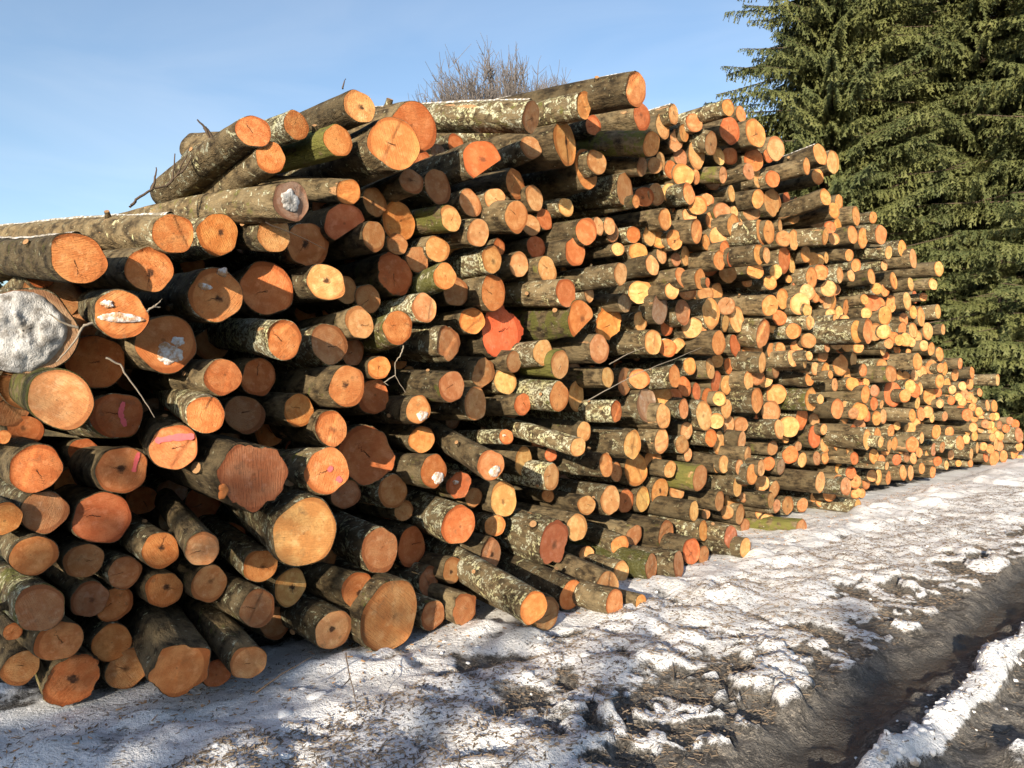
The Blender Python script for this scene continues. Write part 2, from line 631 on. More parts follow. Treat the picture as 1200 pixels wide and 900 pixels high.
# ------------------------------------------------------------------ materials
def bark_material():
    k = NT('bark'); v = k.attr('lco'); bk = k.sep(k.attr('bk'))       # moss, lichen, light
    st = k.vmath('MULTIPLY', v, (1, 1, .45))
    n1 = k.noise(st, 26, 6, .62); n2 = k.noise(v, 7, 4); n3 = k.noise(v, 95, 3, .6)
    dark, mid = (.026, .019, .011), (.155, .113, .060)
    base = k.mix(k.ramp(n1, .34, .68), dark, mid)
    base = k.mix(k.math('MULTIPLY', k.ramp(n2, .42, .62), .55), base, (.21, .165, .095))
    base = k.mix(k.math('MULTIPLY', k.ramp(n3, .5, .7), .35), base, (.045, .036, .026))
    # grey-yellow lichen flecks
    lv = k.noise(k.vmath('ADD', v, (3.1, 1.7, 9.2)), 17, 5, .7, .6)
    thr = k.math('SUBTRACT', .695, k.math('MULTIPLY', bk[1], .22))
    lich = k.ramp(k.math('SUBTRACT', lv, thr), 0., .05)
    fine = k.ramp(k.noise(v, 60, 3, .6), .38, .58)
    lich = k.math('MULTIPLY', lich, fine)
    base = k.mix(lich, base, k.mix(k.ramp(n2, .35, .65), (.50, .47, .26), (.46, .48, .38)))
    # crisp small pale crustose spots
    vo = k.n('ShaderNodeTexVoronoi', {'Vector': v, 'Scale': 21., 'Randomness': 1.})
    sp = k.math('MULTIPLY', k.math('SUBTRACT', 1., k.ramp(vo.outputs['Distance'], .10, .22)), k.ramp(k.sep(vo.outputs['Color'])[0], .72, .78))
    base = k.mix(k.math('MULTIPLY', sp, .6), base, (.44, .42, .31))
    scr = k.noise(k.vmath('MULTIPLY', k.vmath('ADD', v, (1.3, 8.8, 4.4)), (1, 1, .3)), 6.5, 5, .6, .3)
    base = k.mix(k.math('MULTIPLY', k.ramp(scr, .67, .70), .85), base, k.mix(n3, (.30, .15, .07), (.50, .30, .15)))
    mo = k.noise(k.vmath('ADD', v, (7.7, 4.1, 2.2)), 11, 5, .65)
    mthr = k.math('SUBTRACT', .78, k.math('MULTIPLY', bk[0], .36))
    moss = k.ramp(k.math('SUBTRACT', mo, mthr), 0., .1)
    base = k.mix(k.math('MULTIPLY', moss, .85), base, k.mix(n3, (.055, .065, .014), (.15, .145, .035)))
    base = k.mix(1., base, k.n('ShaderNodeCombineXYZ', {0: bk[2], 1: bk[2], 2: bk[2]}).outputs[0], 'MULTIPLY')
    k.base(base)
    # furrows run along the log
    fur = k.noise(k.vmath('MULTIPLY', v, (1, 1, .28)), 38, 5, .6, .4)
    h = k.math('ADD', k.math('MULTIPLY', fur, .8), k.math('MULTIPLY', n3, .35))
    h = k.math('ADD', h, k.math('MULTIPLY', lich, .15))
    k.nrm(k.bump(h, .028)); k.b.inputs['Roughness'].default_value = .92
    return k.m

def cut_material():
    k = NT('sawn_wood'); f = k.attr('fco'); s = k.sep(f); col = k.attr('ccol'); sd = s[2]
    w = k.comb(s[0], s[1], k.math('MULTIPLY', sd, 13.7))
    wob = k.noise(w, 2.2, 3)
    off = k.comb(k.math('MULTIPLY', k.math('SINE', k.math('MULTIPLY', sd, 41.)), .14), k.math('MULTIPLY', k.math('SINE', k.math('MULTIPLY', sd, 67.)), .14), 0)
    c0 = k.vmath('SUBTRACT', k.comb(s[0], s[1], 0), off)
    r = k.n('ShaderNodeVectorMath', {0: c0}, operation='LENGTH').outputs['Value']
    rr = k.math('ADD', r, k.math('MULTIPLY', k.math('SUBTRACT', wob, .5), .28))
    cs = k.sep(c0); ang = k.math('ARCTAN2', cs[1], cs[0])
    rings = k.math('SINE', k.math('MULTIPLY', rr, 62.))
    ringmask = k.noise(w, 3.1, 2)
    base = col
    # tone: darker, redder towards the middle or rim, blotchy
    blot = k.noise(w, 1.7, 5, .6)
    red = k.mix(.8, col, k.mix(1., col, (.76, .54, .43), 'MULTIPLY'))
    pale = k.mix(1., col, (1.12, 1.28, 1.55), 'MULTIPLY')
    base = k.mix(k.ramp(blot, .38, .66), red, base)
    base = k.mix(k.math('MULTIPLY', k.ramp(k.noise(w, 2.6, 4), .52, .72), .7), base, pale)
    base = k.mix(k.math('MULTIPLY', k.ramp(rr, .74, .98), .75), base, red)
    base = k.mix(k.math('MULTIPLY', k.math('MULTIPLY', k.ramp(rings, .2, 1.), k.ramp(ringmask, .35, .7)), .28), base, k.mix(1., col, (.62, .48, .40), 'MULTIPLY'))
    base = k.mix(k.math('MULTIPLY', k.ramp(r, .90, .965), .65), base, k.mix(1., col, (.42, .26, .2), 'MULTIPLY'))
    # rays
    ray = k.noise(k.comb(k.math('MULTIPLY', ang, 7.), k.math('MULTIPLY', r, .9), sd), 3.2, 3, .6)
    base = k.mix(k.math('MULTIPLY', k.ramp(ray, .52, .72), .38), base, k.mix(1., col, (.66, .52, .44), 'MULTIPLY'))
    # saw streaks
    th = k.math('MULTIPLY', sd, 23.)
    along = k.math('ADD', k.math('MULTIPLY', s[0], k.math('COSINE', th)), k.math('MULTIPLY', s[1], k.math('SINE', th)))
    acr = k.math('SUBTRACT', k.math('MULTIPLY', s[1], k.math('COSINE', th)), k.math('MULTIPLY', s[0], k.math('SINE', th)))
    saw = k.noise(k.comb(k.math('MULTIPLY', along, .7), k.math('MULTIPLY', acr, 9.), sd), 3.4, 4, .65)
    base = k.mix(k.math('MULTIPLY', k.ramp(saw, .45, .75), .26), base, k.mix(1., col, (.70, .58, .50), 'MULTIPLY'))
    # dark rotten or stained heart on some
    heart = k.math('SUBTRACT', 1., k.ramp(k.math('ADD', rr, k.math('MULTIPLY', k.math('SUBTRACT', k.noise(w, 6, 3), .5), .35)), .06, .24))
    hsel = k.attr('chs'); hs = k.sep(hsel)
    base = k.mix(k.math('MULTIPLY', heart, hs[0]), base, (.060, .030, .018))
    pith = k.math('SUBTRACT', 1., k.ramp(rr, .01, .07))
    base = k.mix(k.math('MULTIPLY', pith, .5), base, (.10, .045, .02))
    # radial checks
    a1 = k.math('SUBTRACT', ang, k.math('MULTIPLY', k.math('SINE', k.math('MULTIPLY', sd, 91.)), 3.))
    a1 = k.math('ADD', a1, k.math('MULTIPLY', k.math('SUBTRACT', wob, .5), .5))
    jag = k.noise(k.comb(k.math('MULTIPLY', r, 9.), sd, 0), 1.5, 3)
    a1 = k.math('ADD', a1, k.math('MULTIPLY', k.math('SUBTRACT', jag, .5), .9))
    cr = k.math('MULTIPLY', k.math('ABSOLUTE', a1), r)
    reach = k.math('ADD', .35, k.math('MULTIPLY', k.math('FRACT', k.math('MULTIPLY', sd, 5.3)), .6))
    wid = k.math('MULTIPLY', .022, k.math('SUBTRACT', 1., k.math('DIVIDE', r, reach), clamp=True))
    crack = k.math('MULTIPLY', k.math('SUBTRACT', 1., k.ramp(k.math('SUBTRACT', cr, wid), -.008, .006)), k.math('LESS_THAN', r, reach))
    crack = k.math('MULTIPLY', crack, hs[1])
    base = k.mix(crack, base, (.03, .014, .008))
    fineg = k.noise(w, 34, 3, .7)
    base = k.mix(k.math('MULTIPLY', k.ramp(fineg, .5, .72), .45), base, k.mix(1., col, (.58, .46, .38), 'MULTIPLY'))
    stain = k.ramp(k.noise(k.vmath('ADD', w, (5.5, 2.2, 1.1)), 2.1, 5, .7), .56, .68)
    base = k.mix(k.math('MULTIPLY', stain, k.math('MULTIPLY', hs[2], .8)), base, k.mix(.6, col, (.10, .055, .035)))
    # dirt specks
    dirt = k.ramp(k.noise(w, 11, 4, .7), .62, .74)
    base = k.mix(k.math('MULTIPLY', dirt, hs[2]), base, (.07, .045, .03))
    k.base(base)
    h = k.math('ADD', k.math('MULTIPLY', saw, 1.), k.math('MULTIPLY', k.noise(w, 9, 3), .6))
    h = k.math('SUBTRACT', h, k.math('MULTIPLY', crack, 2.))
    k.nrm(k.bump(h, .006)); k.b.inputs['Roughness'].default_value = .85
    return k.m

def snow_material(name='snow_crust', d0=.56, d1=.72, dc=(.42, .38, .33), sc0=22, tc=(.74, .745, .76)):
    k = NT(name); v = k.n('ShaderNodeTexCoord').outputs['Object']
    n = k.noise(v, sc0, 6, .65); n2 = k.noise(v, 160, 2)
    c = k.mix(k.ramp(n, d0, d1), tc, dc)
    k.base(c); k.nrm(k.bump(k.math('ADD', n, k.math('MULTIPLY', n2, .4)), .012))
    k.b.inputs['Roughness'].default_value = .6
    return k.m

def frost_material():
    k = NT('frost'); v = k.n('ShaderNodeTexCoord').outputs['Object']
    n = k.noise(v, 40, 5, .65)
    k.base(k.mix(k.ramp(n, .45, .62), (.22, .19, .14), (.78, .77, .76))); k.nrm(k.bump(n, .01))
    return k.m

def flat(name, c, rough=.9, var=.3, scale=9., bump=.01):
    k = NT(name); v = k.n('ShaderNodeTexCoord').outputs['Object']
    n = k.noise(v, scale, 5, .6)
    k.base(k.mix(n, tuple(x * (1 - var) for x in c), tuple(x * (1 + var) for x in c)))
    k.nrm(k.bump(n, bump)); k.b.inputs['Roughness'].default_value = rough
    return k.m

def ground_material():
    k = NT('snowy_ground'); g = k.sep(k.attr('gm'))      # snow cover, wet mud, grass
    pos = k.n('ShaderNodeNewGeometry').outputs['Position']
    n1 = k.noise(pos, 2.1, 6, .62); n2 = k.noise(pos, 11, 6, .65); n3 = k.noise(pos, 55, 4, .6); n4 = k.noise(pos, 150, 3, .6)
    dirt = k.mix(k.ramp(n2, .35, .68), (.050, .046, .042), (.18, .167, .150))
    dirt = k.mix(k.math('MULTIPLY', k.ramp(n3, .5, .66), .9), dirt, (.27, .24, .205))
    dirt = k.mix(k.math('MULTIPLY', k.ramp(n4, .55, .7), .55), dirt, (.020, .016, .013))
    mud = k.mix(n2, (.036, .033, .030), (.105, .097, .088))
    mud = k.mix(k.math('MULTIPLY', k.ramp(n3, .52, .68), .6), mud, (.16, .145, .13))
    mud = k.mix(k.math('MULTIPLY', k.ramp(n4, .54, .68), .7), mud, (.015, .013, .012))
    dirt = k.mix(g[1], dirt, mud)
    grass = k.mix(k.ramp(n2, .3, .7), (.07, .055, .025), (.20, .15, .07))
    dirt = k.mix(g[2], dirt, grass)
    m = k.math('ADD', g[0], k.math('MULTIPLY', k.math('SUBTRACT', n2, .5), .75))
    m = k.math('ADD', m, k.math('MULTIPLY', k.math('SUBTRACT', n3, .5), .45))
    m = k.math('ADD', m, k.math('MULTIPLY', k.math('SUBTRACT', n4, .5), .5))
    snow = k.ramp(m, .40, .62)
    sc_ = k.mix(k.ramp(n1, .35, .65), (.82, .83, .86), (.68, .685, .70))
    sc_ = k.mix(k.math('MULTIPLY', k.ramp(n3, .57, .72), .55), sc_, (.26, .225, .19))
    sc_ = k.mix(k.math('MULTIPLY', k.ramp(n4, .63, .70), .7), sc_, (.06, .045, .035))
    k.base(k.mix(snow, dirt, sc_))
    k.put(k.b.inputs['Roughness'], k.mix(snow, k.mix(g[1], (.9,) * 3, (.38,) * 3), (.55,) * 3))
    k.b.inputs['Specular IOR Level'].default_value = .35
    h = k.math('ADD', k.math('MULTIPLY', n2, 1.), k.math('ADD', k.math('MULTIPLY', n3, .5), k.math('MULTIPLY', n4, .25)))
    h = k.math('ADD', h, k.math('MULTIPLY', snow, .5))
    k.nrm(k.bump(h, .035))
    return k.m

def needle_material():
    k = NT('spruce_needles'); pos = k.n('ShaderNodeNewGeometry').outputs['Position']
    n = k.noise(pos, .9, 3); n2 = k.noise(pos, 14, 2)
    c = k.mix(k.ramp(n, .35, .65), (.054, .068, .026), (.104, .115, .040))
    c = k.mix(k.math('MULTIPLY', k.ramp(n2, .55, .7), .6), c, (.15, .14, .055))
    k.base(c); k.b.inputs['Roughness'].default_value = .6
    return k.m

OLDSNOW = snow_material('old_snow', .50, .64, (.34, .30, .26), 14)
ROTSNOW = snow_material('snow_on_rotten_wood', .38, .66, (.15, .135, .12), 13, (.56, .56, .56))
SMEAR = snow_material('snow_smear', .36, .60, (.46, .26, .13), 24)
BARK, CUT, SNOW, FROST = bark_material(), cut_material(), snow_material(), frost_material()
STUB = flat('stub_wood', (.27, .155, .075), .85, .3, 40, .004)
CHIP = flat('chip_wood', (.34, .20, .10), .9, .6, 9, .004)
PINK = flat('pink_paint', (.85, .16, .17), .7, .2, 40, .002)
NEEDLE = needle_material()
TRUNK = flat('trunk_bark', (.10, .075, .055), .95, .5, 14, .03)
TWIG = flat('twig_bark', (.085, .062, .045), .9, .4, 30, .004)
PALETWIG = flat('pale_twig_bark', (.26, .22, .17), .9, .4, 30, .004)
BRANCH = flat('bare_branch_bark', (.150, .135, .130), .9, .3, 5, .004)
LITTER = flat('wood_litter', (.165, .128, .095), .95, .85, 14, .004)
GRASS = flat('dry_grass', (.21, .155, .07), .9, .5, 2, .002)

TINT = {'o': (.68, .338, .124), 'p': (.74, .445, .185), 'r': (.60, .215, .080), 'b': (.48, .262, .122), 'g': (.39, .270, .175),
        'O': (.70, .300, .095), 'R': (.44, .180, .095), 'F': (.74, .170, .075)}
CNAME = {'o': 'orange', 'p': 'pale', 'r': 'reddish', 'b': 'brownish', 'g': 'grey', 'O': 'orange', 'R': 'dark red', 'F': 'red'}

# ------------------------------------------------------------------ reading the pile
def end_point(u, v, p):
    rx = (u - 600) / FPX
    Y = (p + OFF + P1 @ N) / (rx * N[0] + N[1])
    return np.array([rx * Y, Y, CAMZ + (450 - v) / FPX * Y])

A0 = np.array([-N[0], -N[1], 0.])
def rot_axis(yaw, pitch):
    c, s = math.cos(yaw), math.sin(yaw)
    x, y = A0[0] * c - A0[1] * s, A0[0] * s + A0[1] * c
    return np.array([x * math.cos(pitch), y * math.cos(pitch), math.sin(pitch)])
def proj_rate(P, a):
    X, Y, Z = P[0], P[1], P[2] - CAMZ
    return FPX / Y * np.array([a[0] - X / Y * a[1], -(a[2] - Z / Y * a[1])])

class Log: pass
logs = []
for ln in LOGDATA.strip().splitlines():
    main, _, rest = ln.partition('|')
    lab, _, short = rest.partition('~')
    t = main.split(); L = Log()
    L.u, L.v, L.rx, L.ry = map(float, t[:4]); L.c = t[4]
    L.bx, L.by = float(t[5]), float(t[6]); L.fl = t[7] if len(t) > 7 else ''; L.len = next((float(x) for x in t[8:] if x[0].isdigit()), 3.); L.extra = t[8:]
    L.label, L.short = lab.strip(), short.strip()
    logs.append(L)

for i, L in enumerate(logs):
    rg = random.Random(1000 + i); L.rg = rg; L.i = i
    p = .25
    bl = math.hypot(L.bx, L.by)
    for it in range(2):
        P = end_point(L.u, L.v, p)
        yaw, pit = math.radians(rg.uniform(-5, 5)), math.radians(rg.uniform(-3.5, 3.5))
        if L.u > 650:                          # long view: ends that face the road more
            al = math.acos(max(-1, min(1, abs(A0[0] * P[0] + A0[1] * P[1]) / math.hypot(P[0], P[1]))))
            yaw += max(-.10, min(.16, -.45 * (math.acos(min(1, L.rx / L.ry)) - al)))*-1 if False else 0
        if bl >= 25:
            best = None
            want = math.atan2(L.by, L.bx)
            for yd in range(-24, 25, 2):
                for pd in range(-26, 27, 2):
                    r_ = proj_rate(P, rot_axis(math.radians(yd), math.radians(pd)))
                    e = abs((math.atan2(r_[1], r_[0]) - want + math.pi) % (2 * math.pi) - math.pi)
                    cost = (e / .06) ** 2 + (yd / 12) ** 2 + (pd / 6) ** 2
                    if best is None or cost < best[0]: best = (cost, yd, pd)
            yaw, pit = math.radians(best[1]), math.radians(best[2])
        a = rot_axis(yaw, pit)
        rate = np.linalg.norm(proj_rate(P, a))
        p = max(0., min((.85 if L.v < 130 or L.v > 640 else .62) if L.u > 450 else .6, bl / max(rate, 60)))
    # an end never reaches below the snow it lies on
    rx_ = (L.u - 600) / FPX
    if L.v + L.ry > 640:
        Ymax = CAMZ * FPX / (L.v + L.ry - 450) * .985
        p = max(p, min(1.1, Ymax * (rx_ * N[0] + N[1]) - OFF - P1 @ N))
    L.P, L.a, L.p = end_point(L.u, L.v, p), a, p
    Y = L.P[1]; L.R = L.ry * Y / FPX
    L.pmin = float(t_[0]) if (t_ := [x[1:] for x in L.extra if x[0] == 'p']) else 0.
    L.p = max(p, L.pmin); L.P = end_point(L.u, L.v, L.p); L.R = L.ry * L.P[1] / FPX
    # cut plane: turn it until the ellipse has the photo's width
    ray = np.array([L.P[0], L.P[1], 0]); ray /= np.linalg.norm(ray)
    oa = -a; best = None
    ah = np.array([a[0], a[1], 0]); ah /= np.linalg.norm(ah)
    cosal = abs(ah @ ray); al = math.acos(cosal)
    rho = min(1., L.rx / L.ry)
    for bd in range(-10, 39, 2):
        b_ = math.radians(bd); r_ = math.cos(al - b_) / math.cos(b_)
        cost = abs(r_ - rho) + .001 * abs(bd)
        if best is None or cost < best[0]: best = (cost, b_)
    b_ = best[1] * .85
    # rotate outward normal about z towards the viewer
    for sgn in (1, -1):
        c, s = math.cos(b_ * sgn), math.sin(b_ * sgn)
        m = np.array([oa[0] * c - oa[1] * s, oa[0] * s + oa[1] * c, oa[2]])
        if b_ == 0 or (m @ -ray > oa @ -ray) == (b_ > 0): break
    m = m + np.array([0, 0, rg.uniform(-.08, .10)]); L.m = m / np.linalg.norm(m)

# an end that the photo shows must not lie behind a neighbour's bark: slide such logs outwards
CAM = np.array([0, 0, CAMZ])
for it in range(20):
    Pj = np.array([L.P for L in logs]); Aj = np.array([L.a for L in logs]); Rj = np.array([L.R for L in logs]); Lj = np.array([L.len for L in logs]); Mj = np.array([L.m for L in logs])
    moved = 0
    for i, L in enumerate(logs):
        if L.bx == 0 and L.c in 'br' and L.u < 560: continue       # ends known to sit deep in the shade
        e1 = np.array([D[0], D[1], 0])
        pts = [L.P + L.R * (e1 * math.cos(q_) * L.rx / L.ry * .0 + np.array([0, 0, 1.]) * math.sin(q_) * 0) for q_ in (0,)]
        for q_ in range(8): pts.append(L.P + .62 * L.R * (e1 * math.cos(q_ * .785) + np.array([0, 0, math.sin(q_ * .785)])))
        blk = 0
        for Q in pts:
            d = Q - CAM; ln_ = np.linalg.norm(d); d /= ln_; lim = ln_ - .03
            # closest approach of the sight line and every log axis
            w0 = CAM - Pj; b_ = Aj @ d; c1 = w0 @ d; c2 = np.einsum('ij,ij->i', w0, Aj); den = np.maximum(1 - b_ ** 2, 1e-6)
            sj = np.clip((c2 - b_ * c1) / den, 0.02, Lj)
            tq = np.clip(np.einsum('ij,j->i', Pj + Aj * sj[:, None] - CAM, d), 0, lim)
            sj = np.clip(np.einsum('ij,ij->i', CAM + tq[:, None] * d - Pj, Aj), 0.02, Lj)
            dist = np.linalg.norm(CAM + tq[:, None] * d - Pj - Aj * sj[:, None], axis=1)
            hit = dist < Rj * .97; hit[i] = False
            # only bark in front counts, not an end disc that overlaps in the photo too
            tp = np.einsum('ij,ij->i', Pj - CAM, Mj) / np.where(np.abs(Mj @ d) < 1e-4, 1e-4, Mj @ d)
            thru = (np.linalg.norm(CAM + tp[:, None] * d - Pj, axis=1) < Rj * 1.15) & (tp > 0) & (tp < lim)
            ov = hit & ~thru
            if ov.any(): blk += 1
        if blk >= 3 and L.p < .72:
            L.p += .05; L.P = end_point(L.u, L.v, L.p); L.R = L.ry * L.P[1] / FPX; moved += 1
    if not moved: break
print('relaxed', it, moved)

order = sorted(logs, key=lambda L: -L.rx * L.ry)
big = order[:300]; small = order[300:]

# ------------------------------------------------------------------ labels
used = set()
marks = [L for L in logs if L.short]
ORD = ['first', 'second', 'third', 'fourth', 'fifth', 'sixth', 'seventh', 'eighth', 'ninth']
PH = {0: ('toward the spruces from', ''), 1: ('diagonally above', ', toward the spruces'), 2: ('straight above', ''), 3: ('diagonally above', ', away from the spruces'),
      4: ('beside', ', on its side away from the spruces'), 5: ('diagonally below', ', away from the spruces'), 6: ('straight below', ''), 7: ('diagonally below', ', toward the spruces')}
def sector(L, M):
    return int(round(math.degrees(math.atan2(-(L.v - M.v), L.u - M.u)) / 45)) % 8
cands = {}
for M in marks:
    bys = {}
    for L in logs:
        if L is M: continue
        bys.setdefault(sector(L, M), []).append((math.hypot(L.u - M.u, L.v - M.v), L))
    for s, lst in bys.items():
        lst.sort(key=lambda q: q[0])
        for k, (d_, L) in enumerate(lst[:9]): cands.setdefault(L.i, []).append((d_ * (1 + .25 * k), k, s, M))
def words(t): return len(t.replace(',', ' ').split())
for L in big:
    if L.label: used.add(L.label); continue
    sz = 'big ' if L.ry > 23 else ('slim ' if L.rx / L.ry < .45 else ('small ' if L.ry < 11 else ''))
    for _, k, s, M in sorted(cands.get(L.i, []), key=lambda q: q[0]):
        a_, b_ = PH[s]
        t = f"{sz}{CNAME[L.c]} end, {ORD[k]} log {a_} {M.short}{b_}"
        if words(t) > 16: t = f"{CNAME[L.c]} end, {ORD[k]} log {a_} {M.short}{b_}"
        if words(t) <= 16 and t not in used: break
    L.label = t; used.add(t)

# ------------------------------------------------------------------ building a log
GROUP = 'sawn logs stacked in the roadside pile'
def outline(L, th, S):
    r = np.ones_like(th)
    rg = random.Random(5000 + L.i); amp = 1.8 if 'x' in L.fl else 1.25
    for k_ in (2, 3, 4, 5, 7):
        r = r + amp * rg.uniform(.006, (.085 if k_ == 2 else .05) / k_ ** .6) * np.cos(k_ * th + rg.uniform(0, 6.28))
    if 'x' in L.fl:
        r = r + (.62 if L.c in 'FO' else .34) * (fbm(np.cos(th) * 2.2 + L.i, np.sin(th) * 2.2 + 9, L.i, 5, .62) - .5)
    if 't' in L.fl:
        f = .22 if L.rg is None else .35
        cc = np.cos(th - math.radians(-52)); lim = np.where(cc > .05, .42 / np.maximum(cc, .05), 9)
        w = np.clip(1 - S / (.35 if L.i != 53 else 3.5), 0, 1)
        r = np.minimum(r, lim) * w + r * (1 - w)
    # bark unevenness
    b = 0
    for q in range(7):
        kk = rg.choice([3, 5, 6, 8, 9, 11]); b = b + rg.uniform(.004, .011) * np.cos(kk * th + rg.uniform(3, 22) * S + rg.uniform(0, 6.28))
    for q in range(2): b = b + rg.uniform(.01, .025) * np.cos(th + rg.uniform(1.5, 4) * S + rg.uniform(0, 6.28))
    return r + b * np.clip(S / .05, 0, 1)

def frame(L):
    a = L.a; e1 = np.cross(a, [0, 0, 1.]); e1 /= np.linalg.norm(e1)
    if e1 @ np.array([D[0], D[1], 0]) < 0: e1 = -e1
    e2 = np.cross(a, e1); e2 = e2 if e2[2] > 0 else -e2
    return a, e1, e2
def face_s(L, x, y):
    a, e1, e2 = frame(L); am = a @ L.m
    return -(x * (e1 @ L.m) + y * (e2 @ L.m)) / am

def log_geo(L, length=3.0):
    a, e1, e2 = frame(L); R = L.R
    rg = random.Random(9000 + L.i)
    px = L.ry
    ns, nr = (64, 26) if px > 20 else ((40, 14) if px > 11 else (22, 8))
    length = (L.len if hasattr(L, 'len') else 3.) * rg.uniform(.96, 1.05)
    S = np.concatenate([[0, .006, .03, .07], np.linspace(.12, length, nr)])
    th = np.linspace(0, 2 * math.pi, ns, endpoint=False)
    TH, SS = np.meshgrid(th, S)
    taper = 1 + SS * rg.uniform(-.05, .025) + (.42 * np.clip(SS, 0, 1.3) if 'f' in L.fl else 0)
    if rg.random() < .35: taper = taper + rg.uniform(0, .13) * (np.exp(-SS / .25) - 1)
    rr = R * outline(L, TH, SS) * taper
    ring0 = R * outline(L, th, np.zeros(ns))
    bev = np.where(SS < .003, .985, 1.)
    x, y = rr * np.cos(TH) * bev, rr * np.sin(TH) * bev
    w = np.clip(SS / .3, 0, 1)
    bd = rg.uniform(-.02, .02); bd2 = rg.uniform(-.02, .02)
    if L.i == 0: bd2 = -.008
    L.bend = (bd, bd2)
    s = face_s(L, x, y) * (1 - w) + SS
    cx, cy = bd * SS ** 2, bd2 * SS ** 2
    pts = ((x + cx)[..., None] * e1 + (y + cy)[..., None] * e2 + s[..., None] * a).reshape(-1, 3)
    sd = rg.uniform(0, 40)
    lco = np.stack([x + sd, y + sd * .37, SS], -1).reshape(-1, 3)
    nring = len(S)
    # bark rim seen at the sawn end
    xi, yi = ring0 * .955 * np.cos(th), ring0 * .955 * np.sin(th)
    rim = xi[:, None] * e1 + yi[:, None] * e2 + face_s(L, xi, yi)[:, None] * a
    pts = np.vstack([pts, rim]); lco = np.vstack([lco, np.stack([xi + sd, yi + sd * .37, xi * 0], -1)])
    j = np.arange(ns); jn = (j + 1) % ns
    F_ = []
    for k in range(nring - 1):
        F_.append(np.stack([k * ns + j, k * ns + jn, (k + 1) * ns + jn, (k + 1) * ns + j], 1))
    F_.append(np.stack([nring * ns + j, nring * ns + jn, jn, j], 1))
    # far end closed with a small ring
    c = len(pts); b0 = (nring - 1) * ns
    cen = pts[b0:b0 + ns].mean(0); pts = np.vstack([pts, cen + (pts[b0:b0 + ns] - cen) * .02])
    lco = np.vstack([lco, lco[b0:b0 + ns]])
    F_.append(np.stack([b0 + j, b0 + jn, c + jn, c + j], 1))
    faces = np.vstack(F_)
    moss = rg.uniform(.0, .62) + (.6 if 'm' in L.fl else 0)
    lich = rg.uniform(.0, .95) + (.35 if 'e' in L.fl else 0)
    bk = np.tile([moss, lich, rg.uniform(.55, 1.4)], (len(pts), 1))
    # sawn face
    fr = [.96, .86, .75, .64, .53, .42, .31, .20, .10]
    stp, sta, stc = (rg.uniform(.03, .09) if rg.random() < .4 else 0), rg.uniform(0, 6.28), rg.uniform(-.3, .5)
    cp, fc = [], []
    rough = R * (.035 if 'x' in L.fl else .012)
    for q in fr:
        xx, yy = ring0 * q * np.cos(th), ring0 * q * np.sin(th)
        nz = rough * (fbm(xx / R * 2.2 + L.i * 3.1, yy / R * 2.2, 5, 3) - .5) * (1 if q < .9 else .3)
        nz = nz + R * stp * sstep(stc - .06, stc + .06, (xx * math.cos(sta) + yy * math.sin(sta)) / R) * sstep(.97, .86, q)
        ss = face_s(L, xx, yy) - .003 + nz
        cp.append(xx[:, None] * e1 + yy[:, None] * e2 + ss[:, None] * a)
        fc.append(np.stack([xx / R, yy / R, np.full(ns, (L.i * .6180339) % 1 * 7)], 1))
    cp, fc = np.vstack(cp), np.vstack(fc)
    cf = []
    for k in range(len(fr) - 1):
        cf.append(np.stack([k * ns + j, k * ns + jn, (k + 1) * ns + jn, (k + 1) * ns + j], 1))
    b0 = (len(fr) - 1) * ns
    c = len(cp)
    cp = np.vstack([cp, cp[b0:b0 + ns].mean(0) + (cp[b0:b0 + ns] - cp[b0:b0 + ns].mean(0)) * .02]); fc = np.vstack([fc, np.tile([0, 0, fc[0, 2]], (ns, 1))])
    cf.append(np.stack([b0 + j, b0 + jn, c + jn, c + j], 1))
    cf = np.vstack(cf)
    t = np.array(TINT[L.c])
    if L.u < 560 and L.c in 'opb': t = t * np.array([1., .87, .80] if L.c == 'o' else [1., .92, .88])   # the thick butts are fresher, redder alder
    jit = rg.uniform(.88, 1.12)
    t = t * jit * np.array([1, rg.uniform(.92, 1.08), rg.uniform(.9, 1.1)])
    ccol = np.tile(t, (len(cp), 1))
    h = (1 if 'h' in L.fl else (.6 if rg.random() < .14 else 0)); ck = 1 if 'c' in L.fl else (.85 if rg.random() < .33 else 0)
    chs = np.tile([h, ck, .9 if rg.random() < .35 else .3], (len(cp), 1))
    return pts, faces, lco, bk, cp, cf, fc, ccol, chs

def face_point(L, x, y, out=0.):
    a, e1, e2 = frame(L)
    return x * e1 + y * e2 + (face_s(L, np.array(x), np.array(y)) - out) * a

def blob(L, cx, cy, rx, ry, h, seed, wild=1.):
    """a lump of snow stuck to the sawn face: rings of a dome on the face plane"""
    rg = random.Random(seed); ns = 72; th = np.linspace(0, 2 * math.pi, ns, endpoint=False)
    rad = 1 + wild * sum(rg.uniform(.02, .10) * np.cos(k * th + rg.uniform(0, 6.28)) for k in (2, 3, 5)) + wild * .5 * (fbm(np.cos(th) * 3 + seed, np.sin(th) * 3 + 50, seed, 4, .65) - .5)
    pts, fs = [], []
    prof = [(1., -.004), (.97, .15)] + [(q_, 1 - q_ ** 3 * .75) for q_ in np.linspace(.9, .02, 14)]
    for q, z in prof:
        x, y = cx + rx * rad * q * np.cos(th), cy + ry * rad * q * np.sin(th)
        zz = h * z * np.maximum(.2, 1 + 1.5 * (fbm(x * 16 + seed, y * 16, 3, 4, .55) - .5)) if z > 0 else np.full(ns, -.004)
        for i in range(ns): pts.append(face_point(L, x[i], y[i], zz[i] + .004))
    for k in range(len(prof) - 1):
        for i in range(ns):
            j = (i + 1) % ns; fs.append((k * ns + i, k * ns + j, (k + 1) * ns + j, (k + 1) * ns + i))
    return np.array(pts), fs

